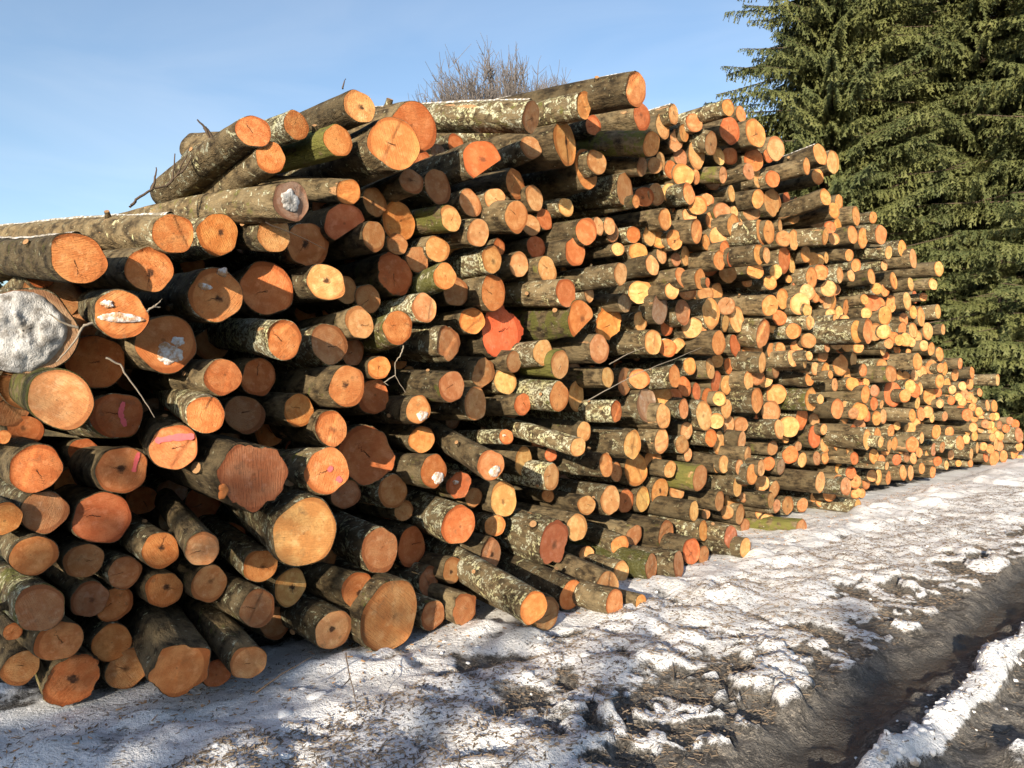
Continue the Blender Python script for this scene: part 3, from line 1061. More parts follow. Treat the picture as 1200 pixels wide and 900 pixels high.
def strip(L, pts2, width, out=.007, seed=0):
    """a brushed paint mark on the sawn face"""
    rg = random.Random(seed); P_, fs = [], []
    pts2 = np.array(pts2) * L.R; n = 14
    tt = np.linspace(0, 1, n); seg = np.linspace(0, 1, len(pts2))
    X, Yv = np.interp(tt, seg, pts2[:, 0]), np.interp(tt, seg, pts2[:, 1])
    dx, dy = np.gradient(X), np.gradient(Yv); ll = np.hypot(dx, dy); nx, ny = -dy / ll, dx / ll
    for i in range(n):
        w = width * L.R * rg.uniform(.65, 1.15) * (.6 if i in (0, n - 1) else 1)
        for s_ in (-1, 1): P_.append(face_point(L, X[i] + nx[i] * w * s_, Yv[i] + ny[i] * w * s_, out + rg.uniform(0, .001)))
    for i in range(n - 1): fs.append((2 * i, 2 * i + 1, 2 * i + 3, 2 * i + 2))
    return np.array(P_), fs

def cap(L):
    """thin frozen snow lying along the top of the bark"""
    a, e1, e2 = frame(L); n, m_ = 60, 7; P_, fs = [], []
    S = np.linspace(.02, L.len - .25, n)
    for i, s_ in enumerate(S):
        half = .28 * (.5 + fbm(np.array([s_ * 3 + L.i]), np.array([.3]), 8, 3)[0])
        for j in range(m_):
            q = j / (m_ - 1) * 2 - 1
            th = math.pi / 2 + q * half + .25 * (fbm(np.array([s_ * 2.]), np.array([L.i * 1.]), 9, 2)[0] - .5)
            thk = .012 * (1 - q * q) - .003
            r = L.R * outline(L, np.array([th]), np.array([s_]))[0] * 1.0 + thk
            x, y = r * math.cos(th), r * math.sin(th)
            x += L.bend[0] * s_ ** 2; y += L.bend[1] * s_ ** 2
            P_.append(x * e1 + y * e2 + (s_ + face_s(L, x, y) * max(0, 1 - s_ / .3)) * a)
    for i in range(n - 1):
        for j in range(m_ - 1): fs.append((i * m_ + j, i * m_ + j + 1, (i + 1) * m_ + j + 1, (i + 1) * m_ + j))
    return np.array(P_), fs

def tube(path, radii, sides=6):
    path = np.array(path, float); n = len(path); P_, f = [], []
    for i in range(n):
        d = path[min(i + 1, n - 1)] - path[max(i - 1, 0)]; d /= np.linalg.norm(d) + 1e-9
        u_ = np.cross(d, [.3, .5, .81]); u_ /= np.linalg.norm(u_); w_ = np.cross(d, u_)
        for j in range(sides):
            an = 2 * math.pi * j / sides; P_.append(path[i] + radii[i] * (math.cos(an) * u_ + math.sin(an) * w_))
    for i in range(n - 1):
        for j in range(sides):
            k_ = (j + 1) % sides; f.append((i * sides + j, i * sides + k_, (i + 1) * sides + k_, (i + 1) * sides + j))
    return np.array(P_), np.array(f)

for L in big:
    pts, faces, lco, bk, cp, cf, fc, ccol, chs = log_geo(L)
    e = empty('log', L.P); tag(e, L.label, 'log', GROUP)
    mesh('bark', pts, faces, BARK, e, True, {'lco': lco, 'bk': bk})
    ce = mesh('cut_end', cp, cf, CUT, e, True, {'fco': fc, 'ccol': ccol, 'chs': chs})
    R = L.R
    if L.ry > 12 and L.p > .22:
        rg = random.Random(300 + L.i); a, e1, e2 = frame(L)
        for _ in range(rg.choice([0, 0, 0, 1, 1])):
            th_, s_ = math.radians(rg.uniform(70, 215)), rg.uniform(.12, .7) * min(1., L.p * 1.6)
            dr_ = math.cos(th_) * e1 + math.sin(th_) * e2 - .5 * a; rs = R * rg.uniform(.10, .2)
            b0 = a * s_ + (math.cos(th_) * e1 + math.sin(th_) * e2) * R * .85 + a * float(face_s(L, np.array(R * math.cos(th_)), np.array(R * math.sin(th_)))) * .5
            v_, f_ = tube([b0, b0 + dr_ * R * .22, b0 + dr_ * R * rg.uniform(.3, .5)], [rs * 1.5, rs, rs * .92], 10)
            st = mesh('branch_stub', v_, f_, BARK, e, True, {'lco': v_ + L.i, 'bk': np.tile([.1, .3, .9], (len(v_), 1))})
            c_ = v_[-10:].mean(0); cv_ = np.vstack([v_[-10:], c_ + (v_[-10:] - c_) * .1])
            nn = dr_ / np.linalg.norm(dr_) * .002; j_ = np.arange(10); jn_ = (j_ + 1) % 10
            mesh('stub_end', cv_ + nn, np.vstack([np.stack([j_, jn_, jn_ + 10, j_ + 10], 1)]), STUB, st)
    if 'S' in L.fl:
        q = blob(L, -.12 * R, .0, .84 * R, .93 * R, .04, L.i, .35) if L.i == 5 else blob(L, -.05 * R, .0, .5 * R, .5 * R, .012, L.i)
        mesh('snow_patch', *q, ROTSNOW, ce)
    if 'W' in L.fl and 'S' not in L.fl:
        cx, cy = {4: (0, -.12), 7: (.1, -.35)}.get(L.i, (.3, -.42))
        mesh('snow_patch', *blob(L, cx * R, cy * R, (.78 if L.i == 4 else .42) * R, (.2 if L.i == 4 else .36) * R, .010, L.i), SMEAR, ce)
    if 'w' in L.fl:
        cx, cy = {4: (-.5, .42), 6: (.22, .86), 7: (.35, .1)}.get(L.i, (-.3, .2))
        mesh('snow_patch', *blob(L, cx * R, cy * R, .22 * R, .16 * R, .008, L.i + 50), SMEAR, ce)
        if L.i == 6: mesh('snow_patch', *blob(L, -.4 * R, .28 * R, .26 * R, .12 * R, .008, 77), SMEAR, ce)
    if L.c == 'R' and L.ry == 41: mesh('orange_chip', *blob(L, -.86 * R, -.36 * R, .13 * R, .22 * R, .02, 5), flat('fresh_orange_wood', (.72, .24, .07), .85, .2, 30, .003), ce)
    if 'k' in L.fl:
        pp = [(.25, .55), (.12, .1), (.3, -.45)] if L.i == 10 else [(.62, .7), (.5, .3), (.42, -.1)]
        mesh('paint_mark', *strip(L, pp, .10, seed=L.i), PINK, ce)
    if 'K' in L.fl:
        if L.ry == 27: mesh('paint_mark', *strip(L, [(-.75, .3), (0, .42), (.8, .45)], .15, seed=L.i), PINK, ce)
        else:
            mesh('paint_mark', *strip(L, [(.05, .15), (.2, 0)], .14, seed=L.i), PINK, ce)
            mesh('paint_mark', *strip(L, [(.4, -.3), (.6, -.5)], .12, seed=L.i + 3), PINK, ce)
    if 's' in L.fl: mesh('snow_cap', *cap(L), FROST, e)

# the smallest, farthest logs and those deep between the others: one heap
poly = np.array([(2, 300), (100, 290), (200, 300), (300, 200), (450, 170), (700, 160), (760, 175), (880, 190), (945, 240), (1010, 300), (1075, 350), (1090, 420),
                 (1150, 470), (1196, 500), (1196, 530), (1060, 545), (1000, 570), (880, 630), (780, 650), (640, 700), (420, 720), (200, 770), (2, 790)], float)
def inside(u, v):
    x, y = poly[:, 0], poly[:, 1]; x2, y2 = np.roll(x, -1), np.roll(y, -1)
    c = ((y > v) != (y2 > v)) & (u < (x2 - x) * (v - y) / (y2 - y + 1e-9) + x)
    return c.sum() % 2 == 1
fill = []
circ = [(L.u, L.v, L.rx, L.ry) for L in logs]; bodies = [(L.u, L.v, L.ry, L.bx) for L in logs if L.bx < -8]
for tr in range(60000):
    t_ = rnd.uniform(0, 1); u = 1200 * (1 - (1 - t_) ** 1.6) if False else rnd.uniform(-10, 1198); v = rnd.uniform(150, 800)
    if not inside(u, v) or (u < 470 and v < 235): continue
    r = rnd.uniform(.075, .13)
    Pq = end_point(u, v, -.25); ry = r * FPX / Pq[1]; rx = ry * max(.3, min(.95, .9 - .55 * (u / 1200)))
    if any(((u - a_) / (.9 * rx + .9 * b_)) ** 2 + ((v - c_) / (.9 * ry + .9 * d_)) ** 2 < 1 for a_, c_, b_, d_ in circ): continue
    pp_ = -.4 - rnd.uniform(0, .5)
    if 150 < u < 520 and rnd.random() < .45: continue
    if u > 740 and rnd.random() < .6:
        if any(y_ - .8 * d_ < v < y_ + .8 * d_ and x_ + bx_ < u < x_ for x_, y_, d_, bx_ in bodies): continue
        pp_ = rnd.uniform(.0, .22)
    circ.append((u, v, rx, ry)); q = Log(); q.pp = pp_; q.u, q.v, q.rx, q.ry, q.R = u, v, rx, ry, r
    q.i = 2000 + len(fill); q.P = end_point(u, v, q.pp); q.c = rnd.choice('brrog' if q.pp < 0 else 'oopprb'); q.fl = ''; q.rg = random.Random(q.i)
    if q.P[2] - r < 0.02: continue
    q.a = rot_axis(math.radians(rnd.uniform(-3, 3)), math.radians(rnd.uniform(-2, 2))); q.m = -q.a
    if q.pp > 0:
        c_, s_ = math.cos(-.45), math.sin(-.45); q.m = np.array([q.m[0] * c_ - q.m[1] * s_, q.m[0] * s_ + q.m[1] * c_, q.m[2]])
    fill.append(q)
for u, v, r in ((62, 345, .15), (108, 372, .13), (30, 452, .13), (5, 470, .14), (120, 350, .10)):
    q = Log(); q.u, q.v, q.R, q.rx, q.ry = u, v, r, 25, 25; q.i = 2900 + len(fill); q.P = end_point(u, v, -.55); q.c = 'b'; q.fl = ''; q.rg = random.Random(q.i)
    q.a = A0.copy(); q.m = -q.a; fill.append(q)
V, FF, LC, BK, FC, CC, CH, MI = [], [], [], [], [], [], [], []; off = 0
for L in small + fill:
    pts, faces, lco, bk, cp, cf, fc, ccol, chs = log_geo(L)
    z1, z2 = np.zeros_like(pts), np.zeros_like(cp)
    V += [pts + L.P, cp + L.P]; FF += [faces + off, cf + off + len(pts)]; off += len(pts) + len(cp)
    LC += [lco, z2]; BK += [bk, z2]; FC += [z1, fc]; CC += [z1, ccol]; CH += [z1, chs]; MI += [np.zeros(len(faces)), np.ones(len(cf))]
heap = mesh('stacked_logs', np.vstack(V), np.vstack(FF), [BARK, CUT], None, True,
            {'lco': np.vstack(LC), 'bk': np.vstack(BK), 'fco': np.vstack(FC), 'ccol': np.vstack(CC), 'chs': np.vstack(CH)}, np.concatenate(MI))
tag(heap, 'smallest far sawn log ends and those deep in the gaps of the pile', 'logs', None, 'stuff')
print('logs', len(logs), 'fillers', len(fill), 'heap verts', off)

# ------------------------------------------------------------------ ground
def qt(x, y): return (x - P1[0]) * N[0] + (y - P1[1]) * N[1], (x - P1[0]) * D[0] + (y - P1[1]) * D[1]
def ground_fields(x, y):
    q, t = qt(x, y)
    n = fbm(x * 1.1, y * 1.1, 11, 4); n2 = fbm(x * 4.2, y * 4.2, 21, 4)
    edge = 1.98 + 1.0 * (fbm(x * .9, y * .9, 33, 4, .6) - .5) * 2 + .5 * sstep(5, 11, t) - .1 * sstep(2, 4, t) * sstep(7, 4, t)
    snow = 1 - sstep(edge - .75, edge + .6, q)
    snow = snow * (.74 + .6 * (n - .4)) + .55 * (n2 - .5) * sstep(.1, .8, q)
    bits = sstep(.45, .60, fbm(x * 6.5, y * 6.5, 71, 4, .6)) * sstep(1.1, 1.4, q) * sstep(2.4, 2.15, q)
    snow = np.maximum(snow, .70 * bits)
    snow = np.where(q < 1.9, snow + .34 * sstep(.5, .66, n2) * sstep(.2, .7, q), snow)
    mud = sstep(2.28, 2.40, q + .3 * (n - .5)) * (1 - sstep(2.53, 2.68, q + .15 * (n2 - .5)))
    qr = 2.80 + .10 * (fbm(t * 1.3, t * 0, 41, 3) - .5) * 2
    berm = np.exp(-((q - qr) / .075) ** 2) * (.55 + .9 * fbm(t * 3., t * 0, 43, 3)) * sstep(-.9, .0, t)
    beyond = sstep(2.9, 3.2, q) * (.22 + .9 * (n2 - .45))
    snow = np.maximum(np.where(q < 2.9, snow * (1 - mud), beyond), np.clip(berm * 1.0, 0, .9))
    bank = sstep(3.6, 8., -q)
    grass = sstep(3.2, 4.2, -q)
    under = sstep(-.15, -.5, q) * (1 - grass)
    snow = snow * (1 - grass) * (1 - .55 * under)
    lumps = fbm(x * 7, y * 7, 51, 3) - .5; n3 = fbm(x * 14, y * 14, 81, 3)
    bl = fbm(x * 2.6, y * 2.6, 61, 3)
    sm = sstep(.16, .72, snow + .50 * (n2 - .5) + .40 * (n3 - .5))
    snow = np.clip(snow * .25 + sm * .75, 0, 1)
    h = .03 * (n - .5) + sm * (.022 +   .22 * np.maximum(bl - .45, 0) + .065 * (n2 - .42) + .035 * lumps) + (1 - sm) * (.055 * lumps + .03 * (n2 - .5)) + .012 * (n3 - .5)
    pit = np.zeros_like(x)
    pr = np.random.default_rng(77)
    for _ in range(110):                       # boot prints and melt holes
        tq, qq_, an, ll = pr.uniform(-1, 10), pr.uniform(.25, 2.0), pr.uniform(0, 3.14), pr.uniform(.07, .16)
        cx_, cy_ = P1[0] + qq_ * N[0] + tq * D[0], P1[1] + qq_ * N[1] + tq * D[1]
        k_ = (np.abs(x - cx_) < .4) & (np.abs(y - cy_) < .4)
        if not k_.any(): continue
        dx, dy = x[k_] - cx_, y[k_] - cy_; ca, sa = math.cos(an), math.sin(an)
        e_ = ((dx * ca + dy * sa) / ll) ** 2 + ((-dx * sa + dy * ca) / (ll * .5)) ** 2
        pit[k_] = np.maximum(pit[k_], 1 - sstep(.5, 1.3, e_ + .6 * (n2[k_] - .5)))
    h = h - .025 * pit * (q < 2.1); snow = snow * (1 - .35 * pit)
    rut = mud * (.5 + .5 * np.sign(np.sin((t + .5 * np.abs(q - 2.36)) * 62))) * sstep(.35, .6, n)
    h = h - .05 * mud - .012 * rut + .05 * np.clip(berm, 0, 1.2) * (.8 + 1.2 * lumps)
    near = sstep(.35, .0, q) * (1 - grass)
    h = h * (1 - .6 * near) - .02 * near + 1.7 * bank * (.85 + .3 * n) + .25 * grass * (n2 - .5)
    return h, np.clip(snow, 0, 1), mud, grass, q, t
xs = np.concatenate([-np.geomspace(400, 3.2, 26), np.arange(-3.1, 6, .03), np.arange(6, 13, .06), np.geomspace(13.1, 400, 26)])
ys = np.concatenate([-np.geomspace(300, 1.5, 14), np.arange(-1.4, 2.3, .12), np.arange(2.4, 6.5, .03), np.arange(6.5, 12, .05), np.arange(12, 24, .14), np.geomspace(24.2, 600, 26)])
GX, GY = np.meshgrid(xs, ys)
h, snow, mud, grass, q, t = ground_fields(GX, GY)
far = sstep(40, 120, np.hypot(GX, GY)); h = h * (1 - far) + far * .3
nx, ny = len(xs), len(ys); I = (np.arange(ny - 1)[:, None] * nx + np.arange(nx - 1)[None]).ravel()
g = mesh('ground', np.stack([GX, GY, h], -1).reshape(-1, 3), np.stack([I, I + 1, I + nx + 1, I + nx], 1), ground_material(), None, True,
         {'gm': np.stack([snow, mud, grass], -1).reshape(-1, 3)})
tag(g, kind='structure')
def gh(x, y): return float(ground_fields(np.array([float(x)]), np.array([float(y)]))[0][0])

# litter: twigs, bark and needles trodden into snow and mud
def sticks(n, sampler, lmin, lmax, w0, w1, seed):
    r = np.random.default_rng(seed); x, y = sampler(r, n); hh = ground_fields(x, y)[0]; n = len(x)
    L_ = r.uniform(lmin, lmax, n) ** 1.0; az = r.uniform(0, math.pi * 2, n); w = r.uniform(w0, w1, n); pit = r.normal(0, .16, n)
    d = np.stack([np.cos(az) * np.cos(pit), np.sin(az) * np.cos(pit), np.sin(pit)], 1); s_ = np.stack([-np.sin(az), np.cos(az), np.zeros(n)], 1); u_ = np.array([0, 0, 1.])
    c = np.stack([x, y, hh + w * .6 + np.abs(np.sin(pit)) * L_ * .35], 1)
    out = []
    for e_, k_ in ((-.5, 1.), (.5, .6)):
        b_ = c + d * (L_ * e_)[:, None] + (s_ * (w * r.normal(0, 1.5, n))[:, None] if e_ > 0 else 0)
        out += [b_ + s_ * (w * k_)[:, None], b_ - s_ * (w * k_)[:, None], b_ + u_ * (w * k_ * 1.1)[:, None]]
    P_ = np.stack(out, 1); base = np.arange(n)[:, None] * 6
    f = np.concatenate([base + np.array([[0, 1, 4, 3]]), base + np.array([[1, 2, 5, 4]]), base + np.array([[2, 0, 3, 5]])])
    return P_.reshape(-1, 3), f
def samp_band(q0, q1, t0, t1, pw=1.):
    def f(r, n):
        q_ = r.uniform(q0, q1, n); t_ = t0 + (t1 - t0) * r.uniform(0, 1, n) ** pw
        return P1[0] + q_ * N[0] + t_ * D[0], P1[1] + q_ * N[1] + t_ * D[1]
    return f
A_ = [sticks(26000, samp_band(.8, 2.25, -.8, 12, 1.8), .006, .034, .0014, .005, 1), sticks(420, samp_band(1.2, 2.1, -.5, 8, 1.5), .06, .17, .0015, .0035, 2),
      sticks(5500, samp_band(-.1, 1.2, -1, 14, 1.6), .005, .03, .001, .0035, 3), sticks(2600, samp_band(2.75, 4.2, -.5, 6, 1.3), .008, .04, .0012, .004, 4)]
o_ = 0; Vs, Fs = [], []
for a_, f_ in A_: Vs.append(a_); Fs.append(f_ + o_); o_ += len(a_)
tag(mesh('bark_litter', np.vstack(Vs), np.vstack(Fs), LITTER, None, False), 'broken twigs, bark crumbs and needles strewn over snow and mud', 'litter', None, 'stuff')

tag(mesh('wood_chips', *sticks(800, samp_band(-.15, .6, -.8, 12, 1.3), .008, .035, .002, .006, 6), CHIP, None, False), 'orange wood chips and bark crumbs along the foot of the pile', 'wood chips', None, 'stuff')
# snow clods on the ridge between the wheel tracks and about the snow field
def ico():
    bpy_me = None
    t_ = (1 + 5 ** .5) / 2
    v = np.array([(-1, t_, 0), (1, t_, 0), (-1, -t_, 0), (1, -t_, 0), (0, -1, t_), (0, 1, t_), (0, -1, -t_), (0, 1, -t_), (t_, 0, -1), (t_, 0, 1), (-t_, 0, -1), (-t_, 0, 1)], float)
    v /= np.linalg.norm(v[0])
    f = [(0, 11, 5), (0, 5, 1), (0, 1, 7), (0, 7, 10), (0, 10, 11), (1, 5, 9), (5, 11, 4), (11, 10, 2), (10, 7, 6), (7, 1, 8), (3, 9, 4), (3, 4, 2), (3, 2, 6), (3, 6, 8), (3, 8, 9), (4, 9, 5), (2, 4, 11), (6, 2, 10), (8, 6, 7), (9, 8, 1)]
    v = list(map(tuple, v)); cache = {}; nf = []
    def mid(a, b):
        k_ = (min(a, b), max(a, b))
        if k_ not in cache:
            m_ = (np.array(v[a]) + np.array(v[b])) / 2; m_ /= np.linalg.norm(m_); v.append(tuple(m_)); cache[k_] = len(v) - 1
        return cache[k_]
    for a, b, c in f:
        x, y, z = mid(a, b), mid(b, c), mid(c, a); nf += [(a, x, z), (b, y, x), (c, z, y), (x, y, z)]
    return np.array(v), np.array(nf)
IV, IF = ico()
r = np.random.default_rng(9); Vs, Fs, o_ = [], [], 0
spots = []
for _ in range(560):
    t_ = r.uniform(.2, 9); spots.append((2.80 + r.normal(0, .05), t_, r.uniform(.006, .022)))
for _ in range(90): spots.append((r.uniform(.3, 1.9), r.uniform(-.6, 8), r.uniform(.006, .018)))
for _ in range(50): spots.append((r.uniform(2.9, 4.0), r.uniform(.5, 6), r.uniform(.01, .03)))
for _ in range(16): spots.append((r.uniform(.35, 1.35), r.uniform(.1, 3.2), r.uniform(.03, .055)))
for q_, t_, s_ in spots:
    x, y = P1[0] + q_ * N[0] + t_ * D[0], P1[1] + q_ * N[1] + t_ * D[1]
    z = gh(x, y); v = IV * s_ * r.uniform(.6, 1.25, 3) * [1, 1, .75 if s_ > .028 else 1] * (1 + .25 * r.normal(0, 1, (len(IV), 1)) * .6)
    Vs.append(v + [x, y, z - s_ * .35]); Fs.append(IF + o_); o_ += len(v)
tag(mesh('snow_clods', np.vstack(Vs), np.vstack(Fs), OLDSNOW, None, True), 'frozen snow clods along the ridge between the wheel tracks', 'snow', None, 'stuff')

# ------------------------------------------------------------------ branches and twigs
def merge(parts):
    V_, F_, o = [], [], 0
    for v, f in parts: V_.append(v); F_.append(f + o); o += len(v)
    return np.vstack(V_), np.vstack(F_)

def pix(u, v, p):                              # a point of the pile face, p metres in front of it
    return end_point(u, v, p)
def twig(name, chains, mat, label, r0=.006, p=.5):
    parts = []
    for ch in chains:
        pts = [pix(u, v, p + dp) for u, v, dp in ch]
        fine = []
        for a, b in zip(pts[:-1], pts[1:]):
            for k_ in range(4): fine.append(a + (b - a) * k_ / 4 + np.array([rnd.gauss(0, 1) for _ in range(3)]) * .0015)
        fine.append(pts[-1]); n = len(fine)
        parts.append(tube(fine, np.linspace(r0, r0 * .35, n), 5))
    V_, F_ = merge(parts); c = V_.mean(0)
    o = mesh(name, V_ - c, F_, mat, None); o.location = c
    return tag(o, label, 'branch')
twig('bare_branch', [[(152, 243, -.5), (160, 234, -.5), (178, 222, -.5), (195, 218, -.5), (208, 205, -.5), (217, 186, -.5), (222, 172, -.5)],
                     [(178, 222, -.5), (182, 208, -.5), (183, 196, -.5)], [(195, 218, -.5), (203, 210, -.5), (205, 180, -.5)], [(208, 205, -.5), (215, 200, -.5), (228, 180, -.5)]],
     TWIG, 'thin forked bare branch sticking into the sky behind the long frosted log', .008)
twig('bare_branch', [[(253, 168, -.7), (243, 152, -.7), (231, 140, -.7)], [(240, 149, -.7), (246, 164, -.7)]], TWIG, 'short dark broken branch stub poking up behind the forked trunk', .012)
twig('twig', [[(402, 104, .3), (403, 96, .3), (405, 92, .3)]], TWIG, 'tiny upright twig on the pale skyline end', .005)
twig('twig', [[(108, 378, .45), (96, 384, .45), (91, 396, .45), (78, 412, .45), (66, 424, .45)], [(91, 384, .45), (70, 376, .45), (58, 368, .45)]], PALETWIG, 'pale forked twig hanging in front of the snow-plastered fat end', .006)
twig('twig', [[(124, 419, .4), (140, 427, .4), (152, 446, .4), (166, 465, .4), (181, 489, .4)]], PALETWIG, 'pale thin twig dangling above the log with the level pink bar', .005)
twig('twig', [[(172, 365, .45), (184, 357, .45), (190, 350, .45)], [(180, 359, .45), (188, 360, .45)]], PALETWIG, 'short pale twig between the snow-banded end and the snow-crusted end', .005)
twig('twig', [[(473, 405, .35), (470, 415, .35), (463, 425, .35), (463, 440, .35), (475, 460, .35)], [(463, 440, .35), (450, 448, .35), (455, 452, .35)]], PALETWIG, 'curly pale twig caught among ends above a snow-specked log', .004)
twig('twig', [[(688, 470, .62), (715, 455, .62), (750, 436, .62), (790, 421, .62), (822, 407, .62)]], PALETWIG, 'long straight pale twig lying across the middle of the pile', .004)
twig('twig', [[(714, 427, .62), (735, 415, .62), (755, 407, .62)]], PALETWIG, 'short straight twig ending at the bright oval end', .004)
twig('twig', [[(311, 261, .42), (340, 272, .42), (382, 292, .42)]], TWIG, 'thin dark twig slanting across two orange ends below the frosted log', .0035)
twig('twig', [[(405, 765, .45), (408, 785, .5), (416, 815, .6), (419, 838, .65)], [(410, 795, .5), (400, 806, .55)]], TWIG, 'dark upright weed stalk standing in snow below the large slanted oval', .004)
twig('twig', [[(300, 812, .4), (330, 790, .4), (365, 770, .4)]], TWIG, 'dark twig lying on snow beside the clean oval end', .005)

# ------------------------------------------------------------------ spruces
def spruce(H, R0, seed, zdense):
    r = np.random.default_rng(seed); V_, o = [], 0
    wood = []
    z = .5
    while z < H - .3:
        dense = z < zdense
        L0 = R0 * (1 - z / H) ** .75
        nb = 10 if dense else 5
        a0 = r.uniform(0, 6.28)
        for b in range(nb):
            Lb = L0 * r.uniform(.38, 1.15); az = a0 + b * 6.283 / nb + r.normal(0, .5); zz = z + r.uniform(-.5, .5)
            dr = r.uniform(.08, .62)
            def cur(t_): return np.stack([Lb * t_, zz + Lb * (.12 * t_ - dr * t_ ** 2 + .55 * dr * t_ ** 3)], -1)
            out = np.array([math.cos(az), math.sin(az), 0]); sd = np.array([-math.sin(az), math.cos(az), 0])
            tt = np.linspace(0, 1, 7); c = cur(tt)
            if dense and r.random() < .5: wood.append(tube(c[:, :1] * out + c[:, 1:] * np.array([0, 0, 1]), np.linspace(.03, .006, 7) * (.5 + Lb / 4), 4))
            step = (.062 if dense else .17) / Lb
            ts = np.arange(.12 + r.uniform(0, step), 1, step); ts = np.repeat(ts, 2); side = np.tile([-1., 1.], len(ts) // 2)
            keep = r.random(len(ts)) < .9; ts, side = ts[keep], side[keep]; n = len(ts)
            if n == 0: continue
            cc = cur(ts); base = cc[:, :1] * out + cc[:, 1:] * np.array([0, 0, 1])
            ln = (.15 + .42 * (1 - ts) ** .8 * min(1, Lb / 2.6)) * r.uniform(.6, 1.2, n) * (.5 + .5 * min(1, Lb / 2))
            spread = r.uniform(.35, .95, n)
            dirn = out * np.cos(spread)[:, None] + sd * (side * np.sin(spread))[:, None]
            drop = r.uniform(.3, 1.35, n)[:, None] * np.array([0, 0, -1.])
            K = 5 if dense else 3
            s0 = np.linspace(0, 1, K + 1)[None, :, None]
            sp = base[:, None] + dirn[:, None] * (ln[:, None, None] * s0 * (1 - .25 * s0)) + drop[:, None] * (ln[:, None, None] * s0 ** 1.7)
            fwd = np.diff(sp, axis=1); fl = np.linalg.norm(fwd, axis=2, keepdims=True); fwd = fwd / (fl + 1e-6)
            sdv = np.cross(fwd, np.array([0, 0, 1.])); sdv /= np.linalg.norm(sdv, axis=2, keepdims=True) + 1e-6
            upv = np.cross(sdv, fwd)
            w = r.uniform(.035, .075, (n, K, 1)) * (1 if dense else 1.6)
            for s_ in (-1, 1):
                ph = r.uniform(-.5, 1.2, (n, K, 1)); perp = sdv * np.cos(ph) + upv * np.sin(ph) * s_ * r.choice([-1, 1], (n, K, 1))
                a1 = sp[:, :-1]; a2 = sp[:, 1:] + fwd * .01
                a3 = a2 + fwd * .02 + perp * w * s_ - np.array([0, 0, .012])
                V_.append(np.stack([a1, a2, a3], 2).reshape(-1, 3))
        z += (.20 if dense else .5) * r.uniform(.8, 1.2)
    V_ = np.vstack(V_); F_ = np.arange(len(V_)).reshape(-1, 3)
    return V_, F_, wood
def spruce_thing(H, R0, seed, zdense, loc, label, group):
    v, f, wood = spruce(H, R0, seed, zdense)
    e = empty('spruce_tree', loc); tag(e, label, 'tree', group)
    mesh('crown', v, f, NEEDLE, e, False)
    n = 12; path = [(.04 * math.sin(k_ * 1.3), .04 * math.cos(k_), H * k_ / n * .98 - .3) for k_ in range(n + 1)]
    tr = merge([tube(path, np.linspace(.011 * H + .04, .01, n + 1), 10)] + wood)
    mesh('trunk', *tr, TRUNK, e)
    return e
def copy_thing(e, loc, rz, sc_, label):
    c = e.copy(); COL.objects.link(c); c.location = loc; c.rotation_euler = (0, 0, rz); c.scale = (sc_,) * 3; c['label'] = label
    for ch in e.children:
        d = ch.copy(); COL.objects.link(d); d.parent = c
    return c
def at(u, Y): return ((u - 600) / FPX * Y, Y, gh((u - 600) / FPX * Y, Y) - .05)
SG = 'dark spruces growing behind the pile'
s1 = spruce_thing(25, 5.3, 3, 14.5, at(975, 23), 'tall dense spruce whose drooping boughs meet the open sky beside the pile', SG)
s2 = spruce_thing(27, 5.2, 4, 14.5, at(1150, 22), 'tall spruce with broad pale-tipped boughs filling the corner beyond the pile', SG)
copy_thing(s2, at(1075, 29), 2.1, 1.1, 'spruce standing behind and between the two big spruces, seen through their gaps')
copy_thing(s1, at(1240, 26), 1.2, 1.05, 'spruce half out of the picture beyond the low end of the pile')
copy_thing(s1, at(1330, 18), 3.9, 1.0, 'spruce beside the road past the far end of the pile')
s3 = spruce_thing(5.6, 2.0, 8, 6, at(1172, 18.3), 'young bushy spruce with a pointed top, just beyond the low end of the pile', SG)
copy_thing(s3, at(1120, 19.5), 1.7, .8, 'short young spruce with low green boughs behind the stepped edge of the pile')
copy_thing(s3, at(-22, 30), .6, 1.35, 'distant green spruce peeping over the long bent log')

